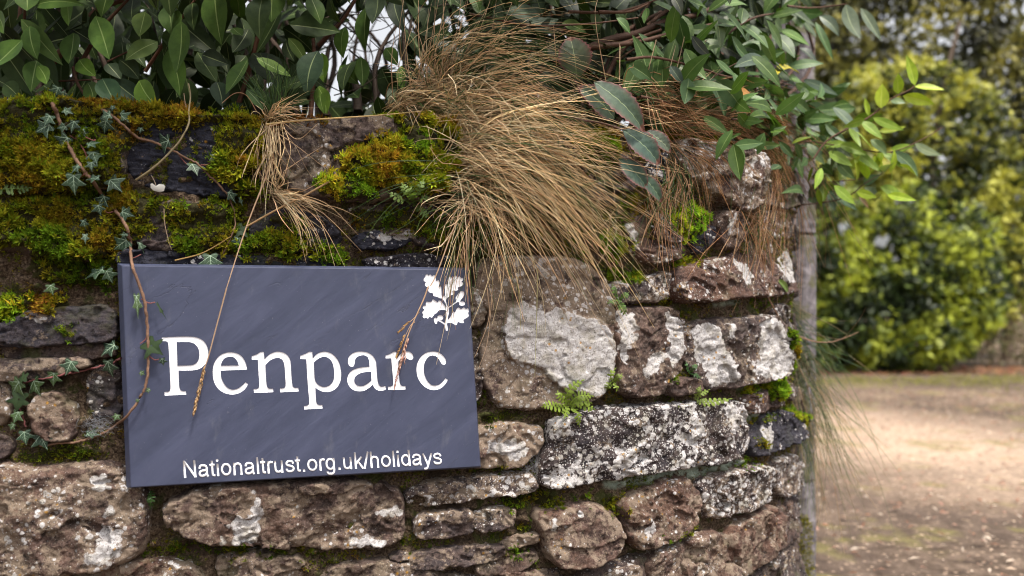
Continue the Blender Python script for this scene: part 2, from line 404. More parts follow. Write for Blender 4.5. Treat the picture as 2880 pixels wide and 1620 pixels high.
# ------------------------------------------------------------ moss regions (traced), global rasters
# polygon, hue (0 green .. 1 orange-brown), brightness, pillow height m, density per cm2
MOSS = [
 ('thick green and rust brown moss hanging over the coping at the left end', 'left', [
  (T(1, [(-60, 500), (100, 470), (300, 480), (480, 520), (640, 545), (700, 600), (760, 640), (700, 700), (640, 760), (620, 860), (650, 920), (560, 960), (400, 975), (150, 985), (-60, 990)]), .62, 1.0, .016, 10),
  (T(1, [(640, 540), (900, 560), (1120, 540), (1300, 570), (1345, 610), (1330, 640), (1100, 640), (1060, 625), (940, 640), (860, 640), (760, 630)]), .72, 1.0, .014, 11),
  (T(1, [(1090, 640), (1340, 620), (1330, 760), (1320, 950), (1300, 1000), (1200, 1010), (1120, 930), (1050, 850), (1060, 760)]), .38, 1.15, .014, 10),
  (T(1, [(960, 640), (1000, 640), (985, 800), (960, 800)]), .6, .9, .008, 8)]),
 ('dense olive moss over the second course above the sign', 'second', [
  (T(1, [(-60, 990), (150, 985), (400, 975), (640, 940), (720, 980), (860, 1000), (780, 1080), (740, 1200), (700, 1190), (600, 1290), (560, 1320), (300, 1320), (150, 1250), (-60, 1240)]), .40, .95, .014, 10),
  (T(1, [(860, 1010), (1150, 990), (1230, 1040), (1240, 1180), (1200, 1280), (1000, 1290), (900, 1260), (860, 1180), (830, 1080)]), .28, 1.05, .013, 9),
  (T(1, [(120, 1240), (400, 1320), (560, 1340), (575, 1449), (300, 1449), (160, 1400)]), .45, .7, .010, 5)]),
 ('golden green moss cushion on the broad grey coping stone', 'cushion', [
  (T(2, [(240, 585), (420, 575), (600, 580), (690, 640), (720, 760), (690, 860), (640, 930), (560, 990), (420, 1000), (300, 985), (340, 880), (300, 860), (290, 760), (310, 660), (400, 690), (380, 620)]), .45, 1.3, .020, 11),
  (T(2, [(150, 750), (220, 735), (300, 700), (400, 690), (520, 740), (560, 820), (500, 900), (400, 960), (250, 960), (120, 900), (80, 830)]), .68, 1.6, .024, 12),
  (T(2, [(-10, 900), (80, 870), (160, 900), (260, 960), (290, 1000), (100, 1010), (-30, 985)]), .12, 1.7, .014, 11),
  (T(2, [(80, 800), (150, 745), (230, 735), (250, 760), (170, 800), (110, 840)]), .0, 2.2, .010, 11)]),
 ('olive moss beneath the coping stone beside the hanging grass', 'ledge', [
  (T(2, [(140, 1060), (250, 1040), (440, 1060), (600, 1080), (720, 1090), (880, 1140), (870, 1230), (620, 1240), (540, 1220), (460, 1160), (300, 1150), (160, 1180)]), .35, .85, .009, 8),
  (T(2, [(0, 1200), (100, 1230), (150, 1290), (100, 1330), (-20, 1330)]), .1, 1.4, .010, 10),
  (T(1, [(1240, 1190), (1400, 1160), (1580, 1190), (1600, 1260), (1500, 1290), (1240, 1290), (1180, 1260)]), .22, 1.25, .012, 10),
  (T(1, [(1340, 1060), (1480, 1060), (1560, 1110), (1540, 1180), (1400, 1170)]), .2, 1.1, .008, 8)]),
 ('bright lime moss tuft hanging below the right hand coping stone', 'lime', [
  (T(3, [(330, 1060), (420, 1020), (500, 1060), (500, 1130), (450, 1180), (400, 1250), (350, 1180), (320, 1120)]), .02, 2.3, .020, 13)]),
 ('moss ledge showing through the long dry grass', 'through', [
  (T(2, [(1260, 640), (1420, 660), (1520, 720), (1510, 830), (1400, 850), (1300, 800)]), .3, 1.1, .014, 10),
  (T(2, [(1400, 1170), (1540, 1190), (1570, 1260), (1500, 1310), (1420, 1290)]), .05, 1.6, .012, 11),
  (T(2, [(1420, 1370), (1500, 1350), (1610, 1370), (1600, 1420), (1500, 1430), (1420, 1410)]), .15, 1.3, .008, 10),
  (T(3, [(330, 1290), (400, 1270), (450, 1290), (440, 1340), (350, 1360)]), .15, 1.3, .008, 10),
  (T(3, [(30, 1380), (170, 1340), (190, 1400), (120, 1430), (40, 1430)]), .15, 1.3, .008, 10)]),
 ('green and orange moss on the slab left of the sign', 'slab', [
  (T(4, [(-60, 60), (60, 30), (150, 35), (180, 80), (120, 130), (50, 150), (-60, 190)]), .05, 1.7, .016, 12),
  (T(4, [(150, 50), (250, 40), (350, 75), (340, 120), (240, 135), (170, 115)]), 1.0, 1.25, .014, 12),
  (T(4, [(295, 170), (390, 160), (400, 230), (350, 255), (295, 230)]), .5, .8, .006, 8),
  (T(4, [(60, 830), (300, 790), (440, 780), (560, 860), (420, 870), (200, 900), (80, 880)]), .25, .55, .006, 6)]),
 ('green moss down the right hand end stones beside the pier', 'end', [
  (T(6, [(825, 205), (870, 220), (905, 330), (915, 420), (880, 440), (860, 300)]), .2, 1.0, .010, 9),
  (T(6, [(640, 520), (740, 490), (800, 470), (880, 430), (905, 460), (880, 530), (820, 590), (810, 520), (760, 515), (650, 535)]), .12, 1.5, .010, 11),
  (T(6, [(900, 600), (950, 600), (975, 640), (970, 700), (930, 660)]), .2, 1.3, .008, 10),
  (T(6, [(790, 640), (860, 625), (860, 650), (790, 665)]), .2, 1.1, .006, 9),
  (T(6, [(740, 730), (800, 770), (780, 800), (720, 790)]), .5, .8, .006, 9)]),
 ('dark green moss threading the lower joints', 'joints', [
  (T(5, [(880, 1050), (1050, 1030), (1150, 1030), (1240, 1050), (1200, 1090), (1060, 1100), (960, 1110), (880, 1090)]), .08, .95, .008, 9),
  (T(5, [(1290, 1050), (1360, 1030), (1380, 1060), (1330, 1080)]), .02, 1.7, .008, 10),
  (T(5, [(1420, 1080), (1480, 1110), (1500, 1160), (1460, 1140)]), .3, .8, .006, 8),
  (T(5, [(810, 620), (1100, 620), (1110, 645), (880, 680), (815, 690)]), .3, .5, .006, 6),
  (T(5, [(980, 1170), (1050, 1180), (1060, 1230), (980, 1240)]), .1, .8, .006, 8),
  (T(5, [(640, 920), (900, 900), (1000, 910), (820, 940), (640, 950)]), .1, .6, .005, 6),
  (T(5, [(910, 1310), (1040, 1290), (1060, 1330), (920, 1345)]), .1, .9, .006, 8),
  (T(5, [(1060, 1370), (1110, 1380), (1100, 1430), (1050, 1420)]), .1, 1., .006, 8),
  (T(5, [(380, 1280), (440, 1270), (440, 1310), (390, 1320)]), .1, .8, .006, 8),
  (T(6, [(260, 1240), (420, 1190), (440, 1210), (290, 1280)]), .1, .9, .006, 8),
  (T(6, [(0, 1060), (60, 1060), (80, 1120), (30, 1150), (0, 1120)]), .25, .7, .006, 8),
  (T(6, [(670, 870), (750, 855), (760, 885), (690, 895)]), .1, 1.2, .005, 9),
  (T(6, [(300, 540), (400, 545), (410, 575), (300, 575)]), .2, .9, .006, 9),
  (T(6, [(310, 430), (355, 425), (355, 460), (310, 465)]), .2, .9, .006, 9),
  (T(6, [(250, 60), (350, 40), (350, 100), (260, 95)]), .35, .8, .006, 9),
  (T(6, [(400, 130), (470, 125), (470, 160), (400, 165)]), .35, .9, .006, 9),
  (T(4, [(730, 1300), (1000, 1290), (1700, 1320), (1690, 1345), (1000, 1340), (740, 1330)]), .3, .5, .005, 5)]),
]
gs = np.arange(-.62, 2.72, .003); gz = np.arange(-1.06, .50, .003)
GS, GZ = np.meshgrid(gs, gz)
def samp(A, s, z):
    u = np.clip((np.asarray(s) - gs[0]) / .003, 0, len(gs) - 1.001); v = np.clip((np.asarray(z) - gz[0]) / .003, 0, len(gz) - 1.001)
    i = u.astype(int); j = v.astype(int); fu = u - i; fv = v - j
    return (A[j, i] * (1 - fu) + A[j, i + 1] * fu) * (1 - fv) + (A[j + 1, i] * (1 - fu) + A[j + 1, i + 1] * fu) * fv
def win(poly, pad):
    i0, i1 = np.searchsorted(gs, [poly[:, 0].min() - pad, poly[:, 0].max() + pad])
    j0, j1 = np.searchsorted(gz, [poly[:, 1].min() - pad, poly[:, 1].max() + pad])
    return slice(j0, j1), slice(i0, i1)
def warp(s, z, a=.004, seed=0):
    return (s + a * fbm(s * 32, z * 32, 31 + seed, 3) + a * .4 * fbm(s * 130, z * 130, 33, 2),
            z + a * fbm(s * 32, z * 32, 51 + seed, 3) + a * .4 * fbm(s * 130, z * 130, 53, 2))
MH = np.zeros_like(GS)
for _l, _k, _regs in MOSS:
    for P, hue, br, pil, den in _regs:
        q = chaikin(px2sz(P)); w_ = win(q, .02)
        ws, wz = warp(GS[w_], GZ[w_], .012)
        sd = sdf(q, ws, wz)
        d, _ = worley(GS[w_] * 42, GZ[w_] * 42, 3); d2, _ = worley(GS[w_] * 120, GZ[w_] * 120, 4)
        MH[w_] = np.maximum(MH[w_], sst(0, .016, sd) * pil * (.25 + .95 * (1 - d) + .25 * (1 - d2)))
MM = np.clip(MH / .003, 0, 1)

# ------------------------------------------------------------ traced pale lichen patches
PATCH = [chaikin(px2sz(p)) for p in [
 T(5, [(900, 170), (930, 100), (1000, 60), (1050, 90), (1090, 110), (1180, 90), (1290, 140), (1400, 160), (1450, 250), (1455, 350), (1440, 480), (1390, 560), (1300, 520), (1210, 510), (1130, 450), (1110, 400), (1040, 380), (950, 375), (910, 290)]),
 T(6, [(30, 110), (120, 110), (140, 200), (130, 260), (90, 300), (80, 400), (55, 400), (30, 300)]),
 T(6, [(275, 110), (340, 130), (385, 180), (380, 320), (330, 400), (290, 380), (300, 250), (280, 180)]),
 T(6, [(205, 320), (240, 305), (290, 320), (295, 360), (250, 380), (240, 450), (210, 420), (170, 465), (148, 420), (190, 360)]),
 T(6, [(415, 190), (540, 165), (560, 260), (600, 330), (640, 440), (660, 470), (600, 480), (530, 510), (490, 500), (490, 400), (430, 360), (440, 310), (420, 250)]),
 T(6, [(740, 150), (790, 140), (830, 210), (865, 280), (862, 430), (780, 460), (700, 450), (700, 400), (730, 350), (730, 230)]),
 T(6, [(590, 170), (615, 170), (615, 240), (595, 280), (580, 240)]),
 T(6, [(770, 690), (820, 685), (832, 740), (820, 800), (785, 820)]),
 T(3, [(600, 1310), (650, 1290), (700, 1330), (730, 1380), (690, 1440), (650, 1430), (640, 1370)]),
 T(3, [(860, 1220), (905, 1220), (940, 1320), (930, 1440), (880, 1410), (850, 1330)]),
 T(6, [(155, 1190), (200, 1150), (222, 1170), (215, 1220), (180, 1245), (160, 1230)]),
 T(4, [(540, 1080), (600, 1070), (610, 1110), (580, 1140), (540, 1125)]),
 T(4, [(510, 1180), (580, 1165), (635, 1200), (635, 1270), (600, 1340), (520, 1390), (450, 1370), (445, 1320), (510, 1290)]),
 T(4, [(1155, 1150), (1200, 1120), (1260, 1130), (1290, 1020), (1250, 1000), (1290, 990), (1320, 1060), (1325, 1150), (1320, 1230), (1250, 1290), (1170, 1280), (1160, 1200)]),
 T(4, [(1115, 1235), (1155, 1230), (1155, 1268), (1115, 1268)]),
 T(4, [(470, 930), (560, 920), (580, 990), (520, 1010), (470, 980)]),
 T(5, [(150, 1230), (240, 1230), (330, 1260), (320, 1300), (150, 1290)]),
 T(5, [(270, 1110), (380, 1060), (420, 1120), (400, 1150), (290, 1130)]),
 T(2, [(240, 1190), (300, 1175), (450, 1155), (465, 1195), (340, 1235), (280, 1225)]),
 T(2, [(265, 690), (300, 680), (320, 725), (280, 735)]),
 T(3, [(95, 1110), (150, 1110), (165, 1180), (150, 1250), (115, 1240)]),
 T(3, [(575, 1090), (620, 1080), (620, 1140), (590, 1190), (560, 1170)]),
 T(3, [(430, 730), (520, 740), (520, 790), (460, 830), (400, 790)]),
 T(3, [(655, 795), (695, 805), (685, 855), (645, 845)]), T(3, [(690, 780), (712, 790), (722, 860), (700, 880)]), T(3, [(585, 755), (615, 755), (615, 800), (585, 800)]),
 T(3, [(235, 850), (270, 850), (265, 890), (225, 890)]),
 T(4, [(150, 135), (250, 150), (230, 180), (180, 175)]),
 T(5, [(820, 760), (960, 745), (1050, 790), (1020, 850), (960, 860), (870, 830), (820, 830)]),
 T(5, [(770, 20), (815, 50), (825, 140), (790, 165), (765, 120)]),
 T(5, [(1255, 1090), (1295, 1088), (1300, 1130), (1275, 1142)]),
 T(5, [(1130, 1130), (1175, 1130), (1170, 1210), (1130, 1210)]),
 T(5, [(1085, 930), (1150, 910), (1160, 970), (1100, 985)]),
 T(6, [(560, 580), (690, 575), (690, 610), (640, 640), (630, 690), (580, 640)]),
]]
def patchv(s, z):
    o = np.full(s.shape, -2.)
    for q in PATCH:
        m = (s > q[:, 0].min() - .03) & (s < q[:, 0].max() + .03) & (z > q[:, 1].min() - .03) & (z < q[:, 1].max() + .03)
        if m.any(): o[m] = np.maximum(o[m], sdf(q, s[m], z[m]) / .02)
    return o

# ------------------------------------------------------------ stones: (photo polygon, tone 0 slate 1 sandstone, white lichen, crust, algae, bulge, edge radius, label)
ST = [
 # coping
 (T(1, [(-60, 510), (200, 500), (420, 520), (600, 560), (640, 700), (620, 900), (560, 960), (300, 975), (-60, 985)]), .6, .1, .3, .6, .012, .03, None),
 (T(1, [(645, 590), (800, 580), (1000, 590), (1280, 600), (1330, 640), (1320, 940), (1200, 990), (900, 960), (720, 930), (640, 850), (625, 740)]), .0, .0, .0, .0, .004, .012, 'bare blue black slate slab in the mossy coping'),
 (T(2, [(-180, 610), (-60, 600), (200, 598), (500, 590), (640, 600), (720, 680), (715, 860), (660, 960), (500, 1000), (200, 1005), (-120, 985), (-190, 900), (-195, 740)]), .62, .22, .55, .15, .022, .02, 'broad pinkish grey coping stone under the golden moss'),
 (T(2, [(760, 620), (1000, 640), (1230, 680), (1330, 800), (1300, 960), (1100, 1000), (850, 960), (750, 860)]), .7, .2, .4, .4, .0, .02, None),
 (T(3, [(-200, 760), (-60, 720), (60, 740), (180, 800), (170, 940), (40, 1040), (-140, 1000), (-210, 900)]), .6, .3, .4, .5, .0, .02, None),
 (T(3, [(365, 700), (520, 725), (740, 765), (765, 860), (750, 1000), (690, 1070), (600, 1045), (500, 970), (390, 900), (325, 800)]), .75, .45, .6, .2, .030, .02, 'lichen spotted grey brown coping stone at the right end'),
 (T(3, [(790, 790), (900, 800), (960, 900), (950, 1020), (860, 1060), (780, 1010)]), .7, .3, .5, .5, .0, .015, None),
 (T(3, [(195, 835), (285, 765), (310, 850), (275, 930), (205, 905)]), .1, .5, .1, .1, .012, .01, None),
 # second course
 (T(1, [(-60, 1010), (200, 1000), (500, 990), (560, 1060), (570, 1200), (520, 1310), (200, 1300), (-60, 1230)]), .7, .1, .3, .7, .006, .03, None),
 (T(1, [(590, 1000), (860, 1010), (1140, 1000), (1180, 1090), (1150, 1250), (900, 1280), (700, 1240), (600, 1200)]), .5, .1, .4, .7, .004, .03, None),
 (T(1, [(1330, 1060), (1500, 1050), (1640, 1110), (1717, 1180), (1680, 1240), (1560, 1260), (1400, 1250), (1260, 1270), (1240, 1180)]), .1, .25, .2, .5, .006, .015, None),
 (T(2, [(150, 1030), (400, 1020), (700, 1040), (860, 1090), (880, 1210), (780, 1250), (500, 1240), (440, 1170), (200, 1180), (140, 1110)]), .5, .35, .4, .6, .008, .015, None),
 (T(2, [(165, 1195), (280, 1170), (450, 1150), (472, 1195), (400, 1235), (320, 1250), (200, 1245)]), .0, .25, .0, .0, .014, .007, 'thin slate sliver edged with pale lichen'),
 (T(2, [(230, 1312), (400, 1292), (590, 1290), (770, 1305), (765, 1345), (500, 1352), (240, 1340)]), .15, .4, .1, .1, .010, .008, None),
 (T(1, [(600, 1275), (800, 1262), (1000, 1295), (1250, 1300), (1600, 1290), (1710, 1310), (1700, 1335), (1200, 1335), (600, 1325)]), .0, .15, .1, .2, .006, .008, None),
 (T(1, [(870, 1232), (920, 1222), (940, 1262), (900, 1285), (865, 1270)]), .05, .1, .1, .1, .012, .008, None),
 (T(3, [(120, 1110), (230, 1060), (300, 1080), (345, 1150), (385, 1280), (250, 1335), (130, 1290)]), .75, .45, .3, .2, .010, .015, None),
 (T(3, [(435, 1110), (520, 1060), (548, 1120), (530, 1240), (450, 1285), (420, 1200)]), .1, .4, .1, .1, .008, .012, None),
 (T(3, [(550, 1085), (600, 1065), (660, 1090), (690, 1160), (660, 1235), (600, 1255), (555, 1220), (540, 1150)]), 1., .25, .4, .0, .022, .016, 'small rounded brown stone with a white lichen patch'),
 (T(3, [(715, 1090), (820, 1060), (930, 1080), (960, 1160), (930, 1200), (790, 1200), (720, 1170)]), .6, .3, .4, .4, .0, .015, None),
 (T(3, [(330, 1370), (480, 1320), (600, 1295), (745, 1210), (900, 1205), (945, 1300), (948, 1450), (900, 1475), (700, 1492), (380, 1515), (325, 1480)]), .8, .35, .3, .15, .016, .014, 'long purple brown stone with white and yellow lichen near the right end'),
 (T(3, [(40, 1440), (180, 1400), (310, 1365), (322, 1460), (300, 1510), (60, 1530), (30, 1490)]), .6, .55, .6, .2, .010, .012, None),
 # right of the sign
 (np.array([(1330, 735), (1500, 720), (1640, 735), (1690, 790), (1715, 870), (1722, 1000), (1700, 1090), (1650, 1135), (1500, 1150), (1390, 1142), (1350, 1060), (1345, 960), (1385, 890), (1330, 830)]), .85, .45, .7, .15, .020, .02, 'big square stone half covered by a thick white lichen crust, right of the sign'),
 (T(5, [(740, 0), (800, 10), (832, 70), (830, 150), (800, 188), (740, 195)]), .7, .3, .7, .1, .022, .015, None),
 (T(5, [(770, 240), (810, 300), (812, 480), (790, 560), (740, 560), (740, 240)]), .6, .6, .5, .2, .006, .012, None),
 (T(6, [(25, 120), (150, 102), (370, 105), (388, 200), (378, 380), (330, 460), (290, 535), (70, 545), (28, 420)]), 1., .18, .4, .05, .018, .016, 'squarish brown stone with white lichen streaks beside the small fern'),
 (T(6, [(395, 180), (560, 158), (700, 150), (805, 135), (850, 210), (872, 290), (866, 435), (740, 475), (640, 490), (530, 515), (480, 500), (400, 380), (385, 260)]), .7, .28, .35, .1, .022, .015, 'stone cracked into pale lichen plates at the right end'),
 (T(6, [(298, 472), (400, 455), (458, 460), (465, 515), (340, 537), (300, 515)]), .9, .1, .3, .1, .016, .010, None),
 (T(6, [(835, 95), (900, 85), (925, 180), (950, 260), (935, 440), (895, 455), (885, 300), (850, 200)]), .6, .45, .3, .3, .004, .012, None),
 (T(6, [(930, 480), (960, 490), (955, 560), (905, 560), (900, 520)]), .6, .5, .4, .1, .006, .01, None),
 # long course
 (T(5, [(1145, 665), (1300, 625), (1500, 600), (1717, 588), (1990, 570), (2115, 575), (2135, 640), (2142, 800), (2110, 840), (1960, 885), (1717, 910), (1500, 950), (1300, 980), (1140, 1000), (1085, 970), (1092, 880), (1140, 780)]), .45, .80, .35, .1, .024, .018, 'long slate grey stone thickly speckled with white lichen'),
 (T(6, [(690, 545), (800, 520), (900, 465), (955, 500), (900, 570), (780, 610), (705, 625)]), .85, .25, .2, .2, .010, .010, None),
 (T(6, [(715, 690), (800, 650), (880, 620), (972, 640), (978, 730), (880, 790), (730, 852), (712, 780)]), .1, .25, .1, .1, .016, .012, 'dark slate end stone with one white lichen streak'),
 (T(5, [(760, 700), (900, 680), (1080, 690), (1118, 740), (1095, 820), (1000, 885), (900, 900), (760, 900)]), .75, .3, .8, .15, .016, .016, None),
 (T(5, [(430, 1020), (560, 980), (800, 950), (1040, 930), (1088, 980), (1070, 1010), (900, 1035), (600, 1085), (440, 1095)]), .5, .55, .6, .1, .014, .012, 'narrow pale speckled stone just below the corner of the sign'),
 (T(6, [(60, 1070), (200, 1005), (380, 950), (448, 985), (462, 1080), (430, 1200), (260, 1270), (165, 1312), (88, 1260)]), 1., .2, .45, .1, .020, .018, None),
 (T(6, [(462, 965), (600, 930), (785, 880), (828, 935), (805, 1060), (700, 1110), (520, 1165), (470, 1080)]), .7, .70, .5, .1, .020, .018, None),
 (T(6, [(820, 870), (940, 830), (985, 900), (955, 1000), (870, 1055), (822, 970)]), .7, .65, .5, .1, .014, .015, None),
 (T(5, [(475, 1155), (600, 1130), (755, 1122), (770, 1180), (760, 1225), (600, 1248), (485, 1250)]), .6, .2, .5, .1, .014, .010, None),
 (T(5, [(775, 1125), (970, 1108), (978, 1150), (920, 1200), (780, 1222)]), .6, .35, .6, .1, .012, .010, None),
 (T(5, [(1055, 1130), (1200, 1090), (1390, 1085), (1470, 1150), (1512, 1240), (1450, 1345), (1300, 1390), (1150, 1375), (1105, 1260)]), .95, .15, .55, .05, .032, .030, 'rounded brown boulder low in the wall, right of the thin slabs'),
 (T(5, [(345, 1350), (600, 1312), (910, 1290), (915, 1340), (800, 1370), (600, 1392), (420, 1398)]), .7, .1, .4, .1, .014, .008, 'long thin brown slab low in the wall'),
 (T(5, [(908, 1280), (1080, 1230), (1087, 1265), (1030, 1290), (925, 1312)]), .8, .25, .7, .1, .012, .007, None),
 (T(5, [(775, 1395), (930, 1350), (1080, 1328), (1092, 1370), (960, 1425), (790, 1430)]), .8, .2, .5, .1, .014, .008, None),
 (T(6, [(620, 1210), (730, 1130), (855, 1090), (862, 1250), (800, 1350), (640, 1445), (612, 1350)]), .95, .15, .5, .05, .020, .018, None),
 (T(6, [(185, 1335), (400, 1262), (595, 1212), (622, 1400), (600, 1530), (200, 1540)]), .95, .4, .5, .05, .020, .018, None),
 (T(6, [(868, 1065), (960, 1055), (965, 1200), (930, 1275), (872, 1280)]), .6, .4, .4, .2, .010, .012, None),
 (T(6, [(770, 1410), (860, 1330), (930, 1290), (972, 1400), (950, 1540), (700, 1540)]), .7, .3, .5, .3, .014, .015, None),
 (T(6, [(-30, 1130), (30, 1150), (75, 1230), (50, 1320), (-20, 1360), (-60, 1250)]), .8, .3, .5, .1, .0, .012, None),
 (T(6, [(-30, 1440), (60, 1400), (170, 1380), (175, 1540), (-60, 1540)]), .8, .4, .6, .1, .012, .012, None),
 # lower left
 (T(4, [(-80, 880), (60, 880), (200, 915), (420, 880), (600, 885), (720, 985), (748, 1100), (745, 1290), (620, 1395), (400, 1425), (200, 1445), (-80, 1460)]), .95, .30, .55, .05, .032, .040, 'large brown boulder with blotchy pale lichen in the bottom left corner'),
 (np.array([(463, 1412), (559, 1372), (700, 1355), (960, 1345), (1110, 1362), (1140, 1425), (1135, 1510), (1085, 1540), (955, 1540), (727, 1532), (560, 1520), (475, 1480)]), .9, .22, .55, .05, .024, .022, 'long dark brown stone directly below the sign'),
 (T(4, [(-60, 210), (60, 160), (200, 120), (400, 98), (590, 100), (600, 250), (440, 275), (250, 285), (-60, 285)]), .25, .05, .35, .2, .018, .012, 'dark slate slab left of the sign, under the orange moss'),
 (T(4, [(-60, 380), (200, 362), (440, 358), (455, 385), (300, 430), (60, 460), (-60, 460)]), .6, .1, .7, .2, .014, .008, None),
 (T(4, [(-60, 480), (20, 480), (48, 540), (48, 640), (-10, 705), (-60, 700)]), .8, .3, .8, .1, .014, .012, None),
 (T(4, [(175, 560), (240, 520), (350, 555), (388, 625), (380, 755), (250, 765), (185, 700), (160, 630)]), .85, .15, .5, .3, .016, .014, 'small ochre spotted stone beneath the ivy left of the sign'),
 (T(4, [(445, 400), (620, 390), (620, 640), (445, 645)]), .3, .15, .3, .1, .004, .012, None),
 (T(4, [(-60, 720), (30, 730), (65, 780), (50, 835), (-60, 850)]), .5, .2, .5, .2, .010, .010, None),
 (T(4, [(-60, 310), (150, 300), (360, 290), (560, 285), (590, 345), (300, 350), (-60, 370)]), .7, .0, .3, .6, -.004, .010, None),
 # bottom strip
 (np.array([(150, 1655), (240, 1600), (420, 1580), (560, 1590), (600, 1700), (150, 1700)]), .85, .3, .6, .3, .008, .015, None),
 (np.array([(880, 1700), (900, 1600), (1060, 1575), (1190, 1590), (1270, 1640), (1260, 1700)]), .9, .2, .5, .1, .016, .014, None),
 (np.array([(1300, 1700), (1330, 1610), (1480, 1600), (1600, 1640), (1640, 1700)]), .9, .2, .5, .1, .012, .014, None),
 (np.array([(620, 1560), (760, 1553), (860, 1570), (840, 1640), (660, 1650), (610, 1610)]), .8, .3, .6, .3, .002, .012, None),
]
wall = empty('stone_wall', (.1, 1.65, 0), 'weathered rubble stone wall with mossy coping, curving round to the gateway', 'wall')
NST = len(ST)
def auto(s0, s1, z0, z1, hh=.11, ww=.24, seed=1):
    r = np.random.default_rng(seed); z = z0
    while z < z1 - .03:
        h = min(hh * r.uniform(.7, 1.3), z1 - z); s = s0 - r.uniform(0, .05)
        if z1 - z - h < .04: h = z1 - z
        while s < s1 - .03:
            w_ = min(ww * r.uniform(.6, 1.5), s1 - s + .02)
            g_ = .008; j = lambda: r.uniform(-.012, .012)
            q = [(s + g_ + j() * .4, z + g_ + .01), (s + w_ * .3, z + g_ + j() * .4), (s + w_ * .75, z + g_ + j() * .4), (s + w_ - g_ + j() * .4, z + g_ + .012), (s + w_ - g_ + j() * .5, z + h * .6),
                 (s + w_ - .02, z + h - g_), (s + w_ * .6, z + h - g_ + j() * .4), (s + w_ * .25, z + h - g_ + j() * .4), (s + g_ + .006, z + h - .02), (s + g_ + j() * .4, z + h * .5)]
            ST.append((np.array(q), r.uniform(.5, 1), r.uniform(.1, .5), r.uniform(.2, .7), r.uniform(0, .3), r.uniform(.008, .022), .018, None)); s += w_
        z += h
zb = -.505
auto(-.5, 2.45, -1.0, zb - .02, .15, .32, 5)         # the foot of the wall, below the picture
auto(-.5, -.06, zb, .30, .13, .26, 6)                # beyond the left edge
auto(2.10, 2.65, zb, .30, .13, .26, 7)               # round the corner
auto(.26, .76, -.28, .0, .10, .2, 8)                 # behind the sign
OFFSEG = [i for i in range(NST, len(ST))]
HG = -.010 + .014 * fbm(GS * 24, GZ * 24, 5, 4) + .007 * fbm(GS * 90, GZ * 90, 6, 3)
# rubble in the joints
_d, _b = worley(GS * 34, GZ * 55, 12)
HG += np.where(_b > .45, .013 * np.clip(1 - _d * 1.9, 0, 1), 0)
HG = np.where(GZ > ztop(GS) - .03, HG - .02 * sst(-.03, 0, GZ - ztop(GS)), HG)
HGm = HG.copy()
plate = chaikin(px2sz(T(5, [(900, 170), (930, 100), (1000, 60), (1050, 90), (1090, 110), (1180, 90), (1290, 140), (1400, 160), (1450, 250), (1455, 350), (1440, 480), (1390, 560), (1300, 520), (1210, 510), (1130, 450), (1110, 400), (1040, 380), (950, 375), (910, 290)])))
def stoneh(i, q, s, z, bulge, r, cs, cz, w2, h2, tilt, rough, slate):
    ws, wz = warp(s, z, .0045, 0)
    sd = sdf(q, ws, wz) + (.0058 if i < NST else 0)
    t = np.clip(sd / (r * .42), 0, 1); pr = np.sqrt(np.clip(1 - (1 - t) ** 2, 0, 1)); pr = pr * .85 + .15 * sst(0, 1, t)
    o = i * 17.7
    h = -.028 + pr * (.028 + bulge + tilt[0] * (s - cs) + tilt[1] * (z - cz))
    big = fbm(s * 11 + o, z * 14, 60 + i, 3) * .010
    d, b = worley(s * 17 + o + .6 * fbm(s * 25, z * 25, 2, 2), z * 26 + .6 * fbm(s * 25, z * 25, 8, 2), 70 + i)
    fac = (b - .5) * .017 * sst(.02, .22, d) 
    fine = fbm(s * 60 + o, z * 60, 80 + i, 4) * .0045 + fbm(s * 210 + o, z * 210, 84 + i, 2) * .0016
    zz = z * 95 + 2.5 * fbm(s * 9 + o, z * 12, 90 + i, 3) + (s - cs) * 9
    st_ = (np.abs((zz % 1) - .5) * 2) ** 2 * .0016 * sst(.1, .5, vn(s * 14 + o, z * 20, 95 + i))
    if i == 22: big, fac, fine, st_ = big * .35, fac * .35, fine * .5, st_ * .2
    h += pr * rough * (big + fac + fine) + pr * st_ * (.4 + .9 * slate)
    return np.where(sd < 0, -.028 + sd * 2, h), sd
info = []
